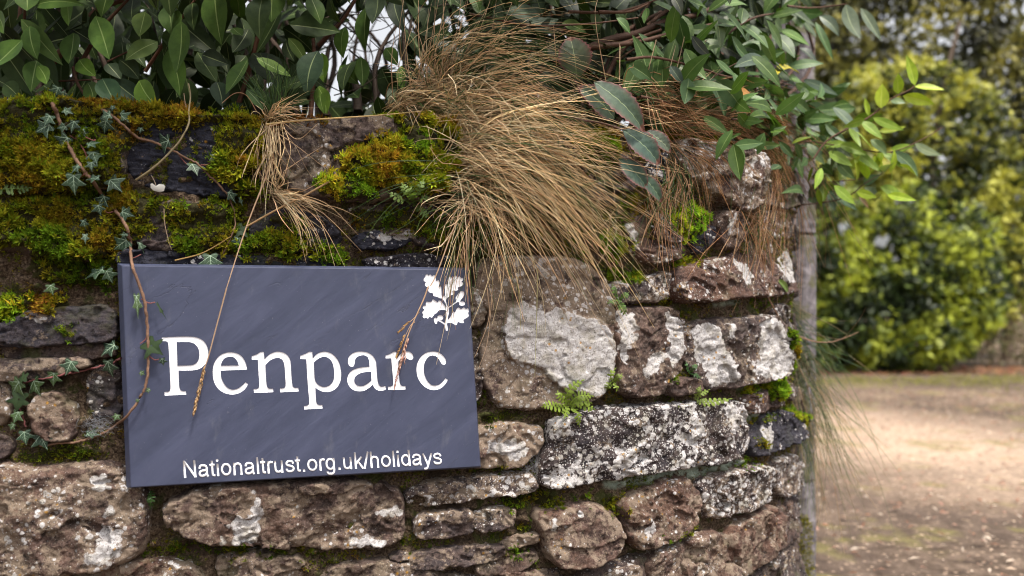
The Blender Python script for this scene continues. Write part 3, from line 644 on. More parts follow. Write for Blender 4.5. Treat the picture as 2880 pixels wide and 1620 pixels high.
for i, (P, tone, white, crust, algae, bulge, r, lab) in enumerate(ST):
    q = chaikin(px2sz(P) if i < NST else P, 1)
    c_ = q.mean(0); ext = np.ptp(q, 0)
    rr = np.random.default_rng(i + 40)
    tilt = (rr.uniform(-.10, .10), rr.uniform(-.25, .12))
    args = (bulge, min(r, ext.min() * .42), c_[0], c_[1], *ext, tilt, rr.uniform(.8, 1.25), 1 - tone)
    coarse = i >= NST
    st = .0065 if coarse else .0025
    pad = .012
    u = np.arange(q[:, 0].min() - pad, q[:, 0].max() + pad, st); v = np.arange(q[:, 1].min() - pad, q[:, 1].max() + pad, st)
    U, W = np.meshgrid(u, v)
    h, sd = stoneh(i, q, U, W, *args)
    if i == 22: h = h + sst(-.001, .0015, sdf(plate, *warp(U, W, .004))) * .009
    w_ = win(q, .012)
    hg, _ = stoneh(i, q, GS[w_], GZ[w_], *args)
    HG[w_] = np.maximum(HG[w_], hg)
    m = samp(MH, U, W); h = np.where(sd > 0, h + m, h)
    V = wp(U.ravel(), h.ravel(), W.ravel())
    idx = np.arange(U.size).reshape(U.shape)
    Q = np.stack([idx[:-1, :-1], idx[:-1, 1:], idx[1:, 1:], idx[1:, :-1]], -1).reshape(-1, 4)
    keep = (sd.ravel()[Q].max(1) > -.004); Q = Q[keep]
    used, inv = np.unique(Q.ravel(), return_inverse=True)
    o = mk('stone', V[used], inv.reshape(-1, 4), MAT['stone'], wall, smooth=True,
           attrs={'patch': patchv(U.ravel()[used], W.ravel()[used]), 'moss': samp(MM, U.ravel()[used], W.ravel()[used])})
    for k, v_ in (('tone', tone), ('red', float(rr.uniform(.0, .65)) * (tone > .7)), ('white', white), ('crust', crust), ('algae', algae)): o[k] = float(v_)
    if lab: o['label'] = lab
HG = HG + MH
# mortar core with top and back
pale = [chaikin(px2sz(p)) for p in (T(6, [(0, 950), (200, 935), (560, 885), (700, 862), (700, 890), (520, 930), (460, 965), (380, 945), (250, 975), (60, 1010), (0, 1010)]),
        T(6, [(640, 500), (700, 480), (790, 475), (780, 505), (700, 510)]), T(6, [(705, 635), (800, 610), (800, 635), (720, 665)]), T(3, [(700, 1500), (640, 1530), (560, 1545), (560, 1520)]))]
us = np.arange(-.55, 2.68, .0045); nv = 300
VV = np.linspace(0, 1, nv)
U, W = np.meshgrid(us, VV); ZT = ztop(U)
Z = -H + W * (ZT + H)
hm = samp(HGm, U, Z) + samp(MH, U, Z)
rows = [(U, hm, Z)]
for k, b_ in enumerate(np.linspace(.02, .40, 24)):
    zt = ztop(us) + .016 * sst(0, .08, np.full(us.shape, b_)) + .012 * fbm(us * 12, np.full(us.shape, b_ * 12), 77, 3)
    rows.append((us[None], np.full((1, len(us)), -b_ - .01), zt[None]))
for b_ in (.2, -.1, -.5, -1.0):
    rows.append((us[None], np.full((1, len(us)), -.42), np.full((1, len(us)), b_)))
U = np.concatenate([r_[0] for r_ in rows]); Hh = np.concatenate([r_[1] for r_ in rows]); Z = np.concatenate([r_[2] for r_ in rows])
idx = np.arange(U.size).reshape(U.shape)
Q = np.stack([idx[:-1, :-1], idx[:-1, 1:], idx[1:, 1:], idx[1:, :-1]], -1).reshape(-1, 4)
pv = np.full(U.size, 0.)
for q in pale: pv = np.maximum(pv, sst(-.006, .006, sdf(q, U.ravel(), Z.ravel())))
mk('mortar', wp(U.ravel(), Hh.ravel(), Z.ravel()), Q, MAT['mortar'], wall, smooth=True, attrs={'moss': samp(MM, U.ravel(), Z.ravel()), 'pale': pv})

# ------------------------------------------------------------ moss sprigs
def moss_col(s, z, hue, br, n):
    hh = np.clip(hue + .55 * fbm(s * 20, z * 20, 14, 3) + rng.normal(0, .13, n), 0, 1)
    stops = np.array([(.10, .18, .010), (.20, .23, .012), (.26, .21, .014), (.24, .13, .014), (.18, .070, .014)])
    x = hh * 4; i = np.clip(x.astype(int), 0, 3); f = (x - i)[:, None]
    c = stops[i] * (1 - f) + stops[i + 1] * f
    return c * (1.22 * br * rng.uniform(.5, 1.5, n))[:, None]
def sprigs(s, z, h, col, L, spread=1., soup=None, k=7):
    n = len(s)
    O = wp(s, h, z)
    x, y, th = plan(s)
    N_ = np.stack([np.sin(th), -np.cos(th), np.full(n, .35)], 1) + rng.normal(0, .35, (n, 3))
    N_ /= np.linalg.norm(N_, axis=1, keepdims=True)
    a = np.cross(N_, rng.normal(0, 1, (n, 3))); a /= np.linalg.norm(a, axis=1, keepdims=True); b = np.cross(N_, a)
    soup = soup or Soup()
    ang = rng.uniform(0, 6.28, (n, 1)) + np.arange(k) * 6.283 / k + rng.normal(0, .25, (n, k))
    tl = rng.uniform(.25, .95, (n, k)) * spread
    L = L * (1 + .75 * fbm(s * 24, z * 24, 61, 2))[:, None] * np.where(rng.uniform(0, 1, (n, 1)) < .12, 1.35, 1.)
    Ls = (L * rng.uniform(.6, 1.3, (n, 1)) * rng.uniform(.7, 1.2, (n, k)))[..., None]
    d = N_[:, None] * np.cos(tl)[..., None] + (a[:, None] * np.cos(ang)[..., None] + b[:, None] * np.sin(ang)[..., None]) * np.sin(tl)[..., None]
    side = np.cross(d, N_[:, None]); side /= np.linalg.norm(side, axis=2, keepdims=True) + 1e-6
    wd = Ls * .12
    m = O[:, None] + d * Ls * .45
    tip = O[:, None] + d * Ls
    base = O[:, None] + d * 0 - N_[:, None] * .002
    V = np.stack([base + side * 0, m + side * wd, tip, m - side * wd], 2)
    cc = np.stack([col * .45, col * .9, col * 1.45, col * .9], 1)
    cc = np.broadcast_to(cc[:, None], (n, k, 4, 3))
    F = np.arange(n * k * 4).reshape(-1, 4)
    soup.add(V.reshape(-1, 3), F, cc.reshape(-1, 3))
    return soup
def scatter(q, den, hue, br, L, soup, ragged=.012):
    A = np.ptp(q[:, 0]) * np.ptp(q[:, 1]); n = int(A * 1e4 * den * 1.35)
    s = rng.uniform(q[:, 0].min() - .01, q[:, 0].max() + .01, n); z = rng.uniform(q[:, 1].min() - .01, q[:, 1].max() + .01, n)
    sd = sdf(q, *warp(s, z, ragged)) + .006 * fbm(s * 90, z * 90, 24, 2)
    cl = fbm(s * 75, z * 75, 21, 3) + .9 * fbm(s * 26, z * 26, 23, 3)
    m = (sd > rng.uniform(-.006, .006, n)) & (cl > rng.uniform(-.60, .06, n))
    s, z = s[m], z[m]; n = len(s)
    if n: sprigs(s, z, samp(HG, s, z) + rng.uniform(-.002, .004, n), moss_col(s, z, hue, br, n), L, 1., soup)
for lab, key, regs in MOSS:
    sp = Soup()
    for P, hue, br, pil, den in regs:
        q = chaikin(px2sz(P)); scatter(q, den * 1.05, hue * .66, br * .86, .0080 if pil > .009 else .0058, sp)
    if key in ('left', 'second'):    # ragged upper fringe spills over the top edge
        pass
    o = sp.build('moss_patch', MAT['moss']); tag(o, lab, 'moss', None, 'stuff')
# fringe of moss standing up along the top edge
sp = Soup()
def top_fringe(px0, px1, n, hue, br, L, dep=.10):
    px = rng.uniform(px0, px1, n); s = px2s(px); z = ztop(s) + rng.normal(.004, .005, n) + .008 * fbm(s * 18, s * 0, 3, 3); h = rng.uniform(-dep, .004, n)
    sprigs(s, z + .012 * sst(0, .08, -h), h, moss_col(s, z, hue, br, n), L, 1., sp)
top_fringe(-150, 760, 5200, .50, .85, .0105)
top_fringe(780, 1300, 1500, .75, .7, .006)
top_fringe(1300, 2150, 2500, .6, .7, .006)
tag(sp.build('moss_fringe', MAT['moss']), 'rusty brown moss fringe along the top edge of the wall', 'moss', None, 'stuff')
# thin film of tiny moss in the joints everywhere in the picture
sp = Soup(); n = 95000
s = rng.uniform(-.02, 2.05, n); z = rng.uniform(-.5, .34, n)
inm = samp(HG - HGm - MH, s, z) < .0015
dn = fbm(s * 16, z * 16, 44, 3)
m = inm & (dn > rng.uniform(-.25, .35, n)) & (z < ztop(s))
s, z = s[m], z[m]
sprigs(s, z, samp(HG, s, z), moss_col(s, z, .32, .75, len(s)), .0042, 1., sp, 5)
tag(sp.build('joint_moss', MAT['moss']), 'sparse dark moss in the mortar joints', 'moss', None, 'stuff')
print('verts stones done')
# ------------------------------------------------------------ the slate sign
SO = .042                                  # front face stands this far off the wall
DX, DY = math.cos(TH0), math.sin(TH0); NX, NY = math.sin(TH0), -math.cos(TH0)
O2 = S0P + np.array([NX, NY]) * SO
def suv(P):
    """photo point -> (u, v) on the sign's plane"""
    P = np.atleast_2d(np.asarray(P, float)); a = (P[:, 0] - CX) / FPX
    # a*(oy+u*DY) = ox+u*DX
    u = (O2[0] - a * O2[1]) / (a * DY - DX)
    Y = O2[1] + u * DY
    return np.stack([u, (CY - P[:, 1]) / FPX * Y], 1)
def s3(u, v, d=0.):
    """sign plane -> world; d = proud of the face"""
    return np.stack([O2[0] + u * DX + NX * d, O2[1] + u * DY + NY * d, v + H], -1)
g = NT('slate_sign'); p = g.pos()
dg = g.pos2((0, R(42), 0), (.7, 1, 4.)); stv = g.noise(dg, 7, 6, .6, .5)
c = g.ramp(stv, [(.28, (.028, .034, .066)), (.5, (.040, .047, .088)), (.72, (.056, .064, .114))])
c = g.mix(g.math('MULTIPLY', g.noise(p, 60, 5), .3), c, (.070, .082, .128))
cr = g.rng(g.math('ABSOLUTE', g.math('SUBTRACT', g.noise(g.pos2((0, R(38), 0), (.6, 1, 2.4)), 4, 6, .6, .3), .5)), .006, .0)
cr = g.math('MULTIPLY', cr, g.rng(g.noise(p, 9, 2), .45, .6))
c = g.mix(g.math('MULTIPLY', cr, .30), c, (.022, .022, .034))
c = g.mix(g.math('MULTIPLY', g.rng(g.noise(p, 300, 2), .72, .78), .35), c, (.35, .35, .37))
c = g.mix(g.math('MULTIPLY', g.rng(g.noise(g.pos((1, 1, .35)), 30, 5, .7), .56, .74), .22), c, (.16, .165, .18))
hh = g.math('SUBTRACT', g.math('ADD', stv, g.math('MULTIPLY', g.noise(g.map2(dg, (1, 1, 1)), 30, 5), .25)), g.math('MULTIPLY', cr, .25))
MAT['slate'] = g.done(c, .5, g.bump(hh, .0022, .6), .4)
g = NT('white_letter_paint')
p = g.pos(); MAT['paint'] = g.done(g.mix(g.rng(g.noise(p, 55, 5, .7), .60, .78), (.92, .92, .96), (.66, .65, .64)), .6, g.bump(g.noise(p, 240, 3), .0006, .6), .3)

def spl(P, n=7):
    """closed contour with corners: points (x, y) smooth or (x, y, 1) corner"""
    pts = [tuple(p_[:2]) for p_ in P]; cor = [len(p_) > 2 for p_ in P]; n_ = len(P); out = []
    for i in range(n_):
        a, b, c, d = (np.array(pts[(i + k) % n_], float) for k in (-1, 0, 1, 2))
        ta = np.zeros(2) if cor[i] else (c - a) * .5
        tb = np.zeros(2) if cor[(i + 1) % n_] else (d - b) * .5
        L = np.linalg.norm(c - b)
        if cor[i] and not cor[(i + 1) % n_]: ta = (c - b) - tb * .3 * 0
        if cor[(i + 1) % n_] and not cor[i]: tb = (c - b)
        for t_ in (ta, tb):
            l_ = np.linalg.norm(t_)
            if l_ > L: t_ *= L / l_
        if cor[i] and cor[(i + 1) % n_]: out.append(b); continue
        for k in range(n):
            t = k / n
            out.append((2 * t ** 3 - 3 * t * t + 1) * b + (t ** 3 - 2 * t * t + t) * ta + (-2 * t ** 3 + 3 * t * t) * c + (t ** 3 - t * t) * tb)
    return np.array(out)
def L_(o, pts): return [((x[0] * .13805 + o[0]), (x[1] * .13805 + o[1])) + ((1,) if len(x) > 2 else ()) for x in pts]
A1, A2, A3 = (440, 930), (700, 960), (960, 960)
GL = [
 [L_(A1, [(108, 140, 1), (400, 125), (640, 122), (800, 135), (930, 190), (1010, 280), (1050, 400), (1055, 510), (1030, 620), (960, 715), (860, 780), (740, 805), (450, 808, 1), (455, 1000), (468, 1150), (490, 1210), (530, 1232), (600, 1235, 1), (608, 1300, 1), (170, 1320, 1), (163, 1252, 1), (240, 1245), (280, 1215), (290, 1140), (275, 800), (258, 450), (245, 290), (235, 240), (200, 212), (118, 210, 1)]),
  L_(A1, [(410, 228, 1), (640, 228), (740, 245), (820, 305), (865, 390), (878, 480), (865, 580), (820, 655), (740, 700), (640, 712), (428, 715, 1)])],
 [L_(A1, [(1520, 443), (1640, 465), (1740, 530), (1800, 620), (1835, 720), (1845, 790, 1), (1308, 812, 1), (1320, 950), (1370, 1070), (1450, 1165), (1560, 1205), (1670, 1175), (1760, 1110), (1812, 1052, 1), (1868, 1090, 1), (1800, 1190), (1690, 1265), (1560, 1297), (1410, 1275), (1270, 1190), (1180, 1050), (1150, 880), (1158, 740), (1200, 620), (1280, 520), (1390, 460)]),
  L_(A1, [(1308, 715, 1), (1335, 630), (1390, 560), (1500, 525), (1590, 550), (1650, 620), (1680, 712, 1)])],
 [L_(A2, [(58, 302, 1), (160, 268), (240, 220), (303, 218, 1), (318, 365, 1), (400, 285), (500, 230), (610, 212), (720, 240), (800, 305), (845, 400), (857, 550), (870, 750), (882, 870), (900, 925), (940, 948), (1005, 948, 1), (1018, 1018, 1), (640, 1035, 1), (636, 965, 1), (710, 955), (745, 925), (752, 860), (740, 650), (725, 480), (700, 400), (650, 350), (580, 332), (480, 360), (400, 410), (335, 480, 1), (345, 700), (358, 860), (375, 930), (410, 965), (490, 965, 1), (500, 1035, 1), (105, 1045, 1), (98, 975, 1), (170, 968), (205, 940), (213, 880), (200, 650), (190, 450), (183, 370, 1), (62, 370, 1)])],
 [L_(A2, [(1050, 292, 1), (1140, 262), (1230, 215), (1292, 218, 1), (1300, 352, 1), (1370, 275), (1460, 225), (1560, 212), (1680, 250), (1780, 340), (1850, 470), (1880, 650), (1865, 800), (1800, 930), (1700, 1005), (1580, 1030), (1460, 1005), (1355, 940, 1), (1362, 1100), (1370, 1220), (1390, 1275), (1430, 1298), (1495, 1298, 1), (1503, 1365, 1), (1130, 1385, 1), (1122, 1318, 1), (1190, 1308), (1228, 1275), (1230, 1200), (1205, 900), (1185, 600), (1172, 362, 1), (1052, 358, 1)]),
  L_(A2, [(1320, 430, 1), (1400, 360), (1480, 320), (1560, 312), (1640, 350), (1700, 430), (1735, 560), (1740, 700), (1715, 820), (1640, 900), (1540, 932), (1440, 905), (1370, 840), (1340, 760), (1330, 600)])],
 [L_(A3, [(578, 515, 1), (570, 420), (545, 330), (480, 285), (410, 282), (330, 310), (285, 360), (272, 440), (250, 500), (205, 515), (155, 480), (135, 400), (160, 310), (230, 245), (330, 213), (450, 212), (560, 240), (650, 310), (700, 400), (715, 520), (725, 680), (740, 800), (765, 890), (810, 925), (850, 925), (895, 910, 1), (912, 975, 1), (850, 998), (770, 1002), (700, 970), (660, 920), (640, 880, 1), (570, 940), (480, 995), (370, 1015), (250, 990), (170, 920), (125, 820), (130, 720), (180, 630), (270, 570), (400, 535)]),
  L_(A3, [(612, 612, 1), (480, 625), (370, 655), (290, 710), (262, 790), (290, 870), (350, 910), (440, 910), (520, 875), (615, 800, 1)])],
 [L_(A3, [(900, 290, 1), (990, 260), (1070, 212), (1118, 212, 1), (1135, 345, 1), (1200, 270), (1280, 220), (1370, 210), (1440, 250), (1465, 310), (1450, 360), (1400, 378), (1340, 345), (1290, 325), (1220, 340), (1160, 410, 1), (1165, 520), (1172, 650), (1185, 800), (1205, 880), (1240, 910), (1305, 912, 1), (1310, 978, 1), (958, 988, 1), (950, 925, 1), (1020, 918), (1055, 885), (1058, 800), (1040, 600), (1025, 420), (1020, 342, 1), (905, 345, 1)])],
 [L_(A3, [(1860, 208), (1960, 220), (2060, 280), (2120, 360), (2132, 420), (2115, 465), (2080, 475), (2040, 450), (2000, 380), (1940, 310), (1860, 285), (1780, 310), (1710, 400), (1680, 520), (1690, 660), (1740, 790), (1820, 880), (1900, 902), (1990, 885), (2070, 820), (2120, 752, 1), (2170, 785, 1), (2110, 880), (2020, 955), (1900, 990), (1780, 970), (1660, 890), (1570, 760), (1535, 600), (1550, 450), (1620, 320), (1730, 235)])],
]
EMB = [
 [(400, 275), (428, 270), (442, 286), (465, 268), (492, 292), (525, 278), (548, 318), (552, 362), (588, 352), (598, 395), (592, 448), (622, 444), (630, 500), (633, 575), (642, 612), (610, 615), (560, 592), (515, 580), (508, 545), (450, 525), (438, 492), (446, 462), (402, 440), (388, 410), (402, 382), (374, 360), (374, 325), (396, 302)],
 [(690, 408), (712, 415), (722, 400), (738, 305), (762, 300), (790, 325), (815, 290), (840, 285), (865, 308), (895, 290), (912, 318), (943, 320), (942, 355), (922, 368), (942, 395), (930, 432), (892, 448), (868, 460), (872, 490), (840, 505), (798, 500), (790, 520), (808, 545), (795, 562), (760, 575), (715, 608), (695, 612), (682, 560), (680, 480), (680, 425)],
 [(632, 612, 1), (665, 575), (688, 600), (712, 606), (696, 650), (712, 710), (730, 742), (820, 680), (845, 655), (856, 672), (750, 748), (738, 775), (738, 830), (725, 880), (722, 935), (712, 1000), (724, 1030), (722, 1085, 1), (695, 1085, 1), (683, 1030), (668, 1000), (620, 965), (585, 945), (590, 928), (640, 950), (680, 975), (695, 930), (692, 850), (698, 800), (690, 785), (690, 755), (702, 735), (672, 660)],
 [(698, 757), (650, 690), (610, 650), (588, 650), (575, 672), (540, 650), (505, 632), (488, 660), (450, 668), (410, 665), (402, 700), (410, 718), (370, 725), (358, 755), (380, 780), (348, 820), (368, 855), (355, 880), (380, 905), (405, 892), (430, 910), (455, 885), (490, 895), (515, 865), (535, 838), (560, 830), (585, 795), (620, 785), (660, 785), (698, 787)],
 [(714, 970), (725, 930), (770, 870), (800, 808), (825, 820), (850, 770), (880, 748), (912, 772), (955, 748), (985, 770), (1015, 760), (1030, 800), (1018, 830), (1030, 870), (995, 900), (950, 930), (958, 970), (915, 975), (870, 960), (850, 1000), (825, 1000), (780, 975)],
 [(840, 640), (838, 600), (870, 555), (905, 515), (950, 515), (958, 560), (935, 610), (910, 640), (905, 665), (940, 660), (970, 680), (965, 712), (920, 722), (890, 710), (888, 675), (850, 668)],
 [(590, 930), (570, 955), (560, 985), (540, 985), (522, 945), (522, 910), (545, 898), (570, 905), (572, 880), (600, 862), (640, 868), (655, 900), (630, 935)],
]
EMB = [[tuple([x[0] * .19324 + 1120, x[1] * .19324 + 720] + ([1] if len(x) > 2 else [])) for x in c_] for c_ in EMB]

def prism_from_contours(contours, z0, z1):
    """contours in sign (u,v); returns a closed bmesh prism between proud distances z0 < z1, in world space"""
    cu = bpy.data.curves.new('t', 'CURVE'); cu.dimensions = '2D'; cu.fill_mode = 'BOTH'; cu.extrude = .001
    for P in contours:
        sp_ = cu.splines.new('POLY'); sp_.points.add(len(P) - 1)
        sp_.points.foreach_set('co', np.concatenate([P, np.zeros((len(P), 1)), np.ones((len(P), 1))], 1).ravel()); sp_.use_cyclic_u = True
    return curve_to_prism(cu, lambda xy: xy, z0, z1)
def curve_to_prism(cu, f, z0, z1):
    ob = bpy.data.objects.new('t', cu); C.objects.link(ob)
    bpy.context.view_layer.update()
    me = bpy.data.meshes.new_from_object(ob.evaluated_get(bpy.context.evaluated_depsgraph_get()))
    bpy.data.objects.remove(ob)
    v = np.empty(len(me.vertices) * 3); me.vertices.foreach_get('co', v); v = v.reshape(-1, 3)
    uv = f(v[:, :2]); d = np.where(v[:, 2] > 0, z1, z0)
    me.vertices.foreach_set('co', s3(uv[:, 0], uv[:, 1], d).ravel()); me.update()
    bm = bmesh.new(); bm.from_mesh(me); bmesh.ops.remove_doubles(bm, verts=bm.verts, dist=1e-6)
    bmesh.ops.recalc_face_normals(bm, faces=bm.faces); bm.to_mesh(me); bm.free()
    return me
DEPTH = -.0013; TOPD = .004
sign = empty('name_sign', tuple(s3(np.array(.5), np.array(-.1), -.03)), 'blue grey slate name sign with carved white lettering and oak leaf emblem on the wall', 'sign')
cut = []
def add_cut(me): 
    ob = bpy.data.objects.new('cut', me); C.objects.link(ob); me.materials.clear(); me.materials.append(None); cut.append(ob); return ob
for cs in GL:
    add_cut(prism_from_contours([suv(spl(c_)) for c_ in cs], DEPTH, TOPD))
NL = len(cut)
for k, c_ in enumerate(EMB):
    add_cut(prism_from_contours([suv(spl(c_, 4))], DEPTH - .00004 * k, TOPD + .0001 * k))
NE = len(cut)
# web address, letter by letter, sans serif
URL = 'Nationaltrust.org.uk/holidays'
B0, B1 = np.array([518., 1343.5]), np.array([1241., 1305.5])
def arc(cx, cy, rx, ry, a0=0, a1=360, n=20): return [(cx + rx * math.cos(R(a)), cy + ry * math.sin(R(a))) for a in np.linspace(a0, a1, n)]
arch = [(.11, .345), (.15, .43), (.22, .474), (.30, .478), (.38, .45), (.425, .38), (.43, .30), (.43, 0)]
GLY = {'N': (.722, [[(.12, 0), (.12, .716)], [(.125, .69), (.595, .026)], [(.60, 0), (.60, .716)]]),
 'a': (.556, [[(.095, .36), (.12, .435), (.19, .474), (.28, .478), (.37, .455), (.425, .39), (.43, .30), (.43, .14), (.44, .05), (.475, 0)], [(.43, .29), (.33, .265), (.21, .25), (.12, .215), (.083, .145), (.105, .07), (.17, .036), (.25, .038), (.33, .065), (.40, .12), (.43, .19)]]),
 't': (.278, [[(.135, .66), (.135, .14), (.145, .07), (.185, .036), (.26, .04)], [(.02, .478), (.255, .478)]]),
 'i': (.222, [[(.11, 0), (.11, .519)], [(.11, .625), (.11, .716)]]), 'o': (.556, [arc(.278, .26, .198, .224)]),
 'n': (.556, [[(.11, 0), (.11, .519)], arch]), 'h': (.556, [[(.11, 0), (.11, .716)], arch]), 'l': (.222, [[(.11, 0), (.11, .716)]]),
 'r': (.333, [[(.11, 0), (.11, .519)], [(.11, .32), (.13, .41), (.19, .468), (.25, .476), (.33, .455)]]),
 'u': (.556, [[(.11, .519), (.11, .20), (.125, .11), (.17, .055), (.25, .038), (.34, .06), (.41, .125), (.43, .20)], [(.43, .519), (.43, 0)]]),
 's': (.5, [[(.415, .37), (.385, .44), (.32, .474), (.24, .478), (.15, .455), (.098, .385), (.13, .31), (.24, .275), (.35, .245), (.418, .19), (.415, .11), (.35, .05), (.25, .036), (.15, .05), (.095, .10), (.075, .16)]]),
 '.': (.278, [[(.14, 0), (.14, .10)]]), '/': (.278, [[(.03, -.012), (.25, .728)]]),
 'g': (.556, [arc(.262, .262, .185, .222), [(.435, .519), (.435, .03), (.42, -.08), (.36, -.15), (.27, -.172), (.17, -.16), (.11, -.11), (.10, -.06)]]),
 'k': (.5, [[(.11, 0), (.11, .716)], [(.43, .515), (.125, .215)], [(.23, .31), (.46, 0)]]),
 'd': (.556, [arc(.268, .26, .19, .224), [(.445, 0), (.445, .716)]]),
 'y': (.5, [[(.035, .519), (.255, .02)], [(.47, .519), (.29, .06), (.235, -.08), (.19, -.15), (.13, -.172), (.06, -.155)]])}
TOT = sum(GLY[ch][0] for ch in URL); x0, x1, capH = .12 - .045, TOT - .075, .716
def urlmap(xy):
    t = (xy[:, 0] - x0) / (x1 - x0); t2 = t * 1.045 - .045 * t * t
    up = np.stack([-3.6 + 0 * t, -(47.5 - 3.4 * t)], 1)
    P = B0 + (B1 - B0) * t2[:, None] + up * (xy[:, 1] / capH)[:, None]
    return suv(P)
wsp = Soup(); pen = 0.; kk = 0
for ch in URL:
    adv, strokes = GLY[ch]
    for st_ in strokes:
        q = np.array(st_, float); closed = len(q) > 12 and np.allclose(q[0], q[-1], atol=1e-6)
        if len(q) > 4 and not closed: q = crom(q, len(q) * 3)
        q[:, 0] += pen
        tg = np.gradient(q, axis=0)
        if closed: tg[0] = tg[-1] = q[1] - q[-2]
        tg /= np.linalg.norm(tg, axis=1, keepdims=True); nn = np.stack([-tg[:, 1], tg[:, 0]], 1) * (.050 if ch == '.' or (ch == 'i' and st_[0][1] > .6) else .044)
        A_, B_ = urlmap(q + nn), urlmap(q - nn); n_ = len(q); z1_ = .0005 + .00003 * (kk % 5); kk += 1
        V = np.concatenate([s3(A_[:, 0], A_[:, 1], z1_), s3(B_[:, 0], B_[:, 1], z1_), s3(A_[:, 0], A_[:, 1], -.0004), s3(B_[:, 0], B_[:, 1], -.0004)])
        i_ = np.arange(n_ - 1)
        F = np.concatenate([np.stack([i_ + o1, i_ + 1 + o1, i_ + 1 + o2, i_ + o2], 1) for o1, o2 in ((n_, 0), (0, 2 * n_), (3 * n_, n_))])
        caps = [] if closed else [(0, n_, 3 * n_, 2 * n_), (2 * n_ - 1, n_ - 1, 3 * n_ - 1, 4 * n_ - 1)]
        wsp.add(V, np.concatenate([F, np.array(caps)]) if caps else F, (1, 1, 1))
    pen += adv
wsp.build('web_address', MAT['paint'], sign)
# slab with chamfered edge
oc = suv([(325, 740), (1320, 752), (1357, 1319), (351, 1378)])
fc = suv([(343, 747), (1314, 758.5), (1350, 1312), (368, 1371)])
Vs = np.concatenate([s3(fc[:, 0], fc[:, 1], 0.), s3(oc[:, 0], oc[:, 1], -.013), s3(oc[:, 0], oc[:, 1], -.028)])
# clean corners of the chamfer, slightly rounded
bm = bmesh.new(); bv = [bm.verts.new(v) for v in Vs]
bm.faces.new([bv[i] for i in (0, 3, 2, 1)]); bm.faces.new([bv[i] for i in (8, 9, 10, 11)])
for i in range(4):
    j = (i + 1) % 4
    bm.faces.new([bv[i], bv[j], bv[4 + j], bv[4 + i]]); bm.faces.new([bv[4 + i], bv[4 + j], bv[8 + j], bv[8 + i]])
bmesh.ops.recalc_face_normals(bm, faces=bm.faces)
bmesh.ops.bevel(bm, geom=[e for e in bm.edges], offset=.0012, segments=2, affect='EDGES', profile=.5)
me = bpy.data.meshes.new('slab'); bm.to_mesh(me); bm.free()
me.materials.append(MAT['slate']); 
slab = bpy.data.objects.new('slab', me); C.objects.link(slab)
mname = [bpy.data.materials.new('tmp%d' % i) for i in range(3)]
for i, ob in enumerate(cut):
    k = 0 if i < NL else 1 if i < NE else 2
    ob.data.materials.clear(); ob.data.materials.append(mname[k])
    m_ = slab.modifiers.new('b%d' % i, 'BOOLEAN'); m_.operation = 'DIFFERENCE'; m_.object = ob; m_.solver = 'EXACT'; m_.material_mode = 'TRANSFER'; m_.use_self = (k == 2)
bpy.context.view_layer.update()
me2 = bpy.data.meshes.new_from_object(slab.evaluated_get(bpy.context.evaluated_depsgraph_get()))
bpy.data.objects.remove(slab)
for ob in cut: bpy.data.objects.remove(ob)
bm = bmesh.new(); bm.from_mesh(me2)
names = [m_.name if m_ else '' for m_ in me2.materials]
print('sign faces', len(bm.faces), names)
sl = Vector(sign.location)
for nm, key, mat in (('slab', None, 'slate'), ('name_lettering', 'tmp0', 'paint'), ('oak_leaf_emblem', 'tmp1', 'paint')):
    b2 = bm.copy()
    ids = [i for i, n_ in enumerate(names) if (n_ == key if key else not n_.startswith('tmp'))]
    bmesh.ops.delete(b2, geom=[f for f in b2.faces if f.material_index not in ids], context='FACES')
    bmesh.ops.translate(b2, verts=b2.verts, vec=-sl)
    for f in b2.faces: f.material_index = 0
    m3 = bpy.data.meshes.new(nm); b2.to_mesh(m3); b2.free(); m3.materials.append(MAT[mat])
    print(nm, len(m3.polygons))
    o = bpy.data.objects.new(nm, m3); C.objects.link(o); o.parent = sign
bm.free()

# ------------------------------------------------------------ leaves
def norm(v): return v / (np.linalg.norm(v) + 1e-9)
NR = 9
TT = np.linspace(0, 1, NR)
US = np.array([-1, -.55, -.045, .045, .55, 1])
def lanceolate(t, acc=1.):
    return np.sin(math.pi * np.clip(t, 0, 1) ** .85) ** .9 * (1 - .22 * t) * 1.08
def leaf(sp, b, t, w_, nrm, col, ribcol, curl=.15, fold=.25, wave=0., serr=0., bend=None, prof=lanceolate, mi=(0, 1)):
    b = np.asarray(b, float); t = np.asarray(t, float); L = np.linalg.norm(t - b); d = (t - b) / L
    n = norm(nrm - d * np.dot(nrm, d)); a = np.cross(d, n)
    half = prof(TT) * w_ * .5
    if serr: half = half * (1 + serr * ((np.arange(NR) % 2) * 2 - 1))
    u = US[None] * half[:, None]; tt = TT[:, None]
    lift = -fold * np.abs(u) * -1 * .9 - curl * L * (tt - .5) ** 2 * 4 * .5 + curl * L * .5
    lift = lift + wave * w_ * np.sin(tt * 11 + US[None] * 2) * np.abs(US[None])
    if bend is not None:
        u = u + bend * L * (tt * (1 - tt)) 
    V = b + d * (tt * L)[..., None] + a * u[..., None] + n * lift[..., None]
    idx = np.arange(NR * 6).reshape(NR, 6)
    Q = np.stack([idx[:-1, :-1], idx[:-1, 1:], idx[1:, 1:], idx[1:, :-1]], -1).reshape(-1, 4)
    M = np.tile([mi[0], mi[0], mi[1], mi[0], mi[0]], NR - 1)
    cc = np.broadcast_to(col, (NR, 6, 3)).copy(); 
    for m_ in (0, 1):
        s_ = M == mi[m_]
    V = V.reshape(-1, 3)
    sp.add(V, Q, cc.reshape(-1, 3), M)
def stalk(sp, pts, r0, r1, col, mi=2, sides=5, n=None):
    n = n or max(4, len(pts) * 4)
    P = crom(pts, n); tubes(P[None], np.linspace(r0, r1, n), col, sides, sp, mi)
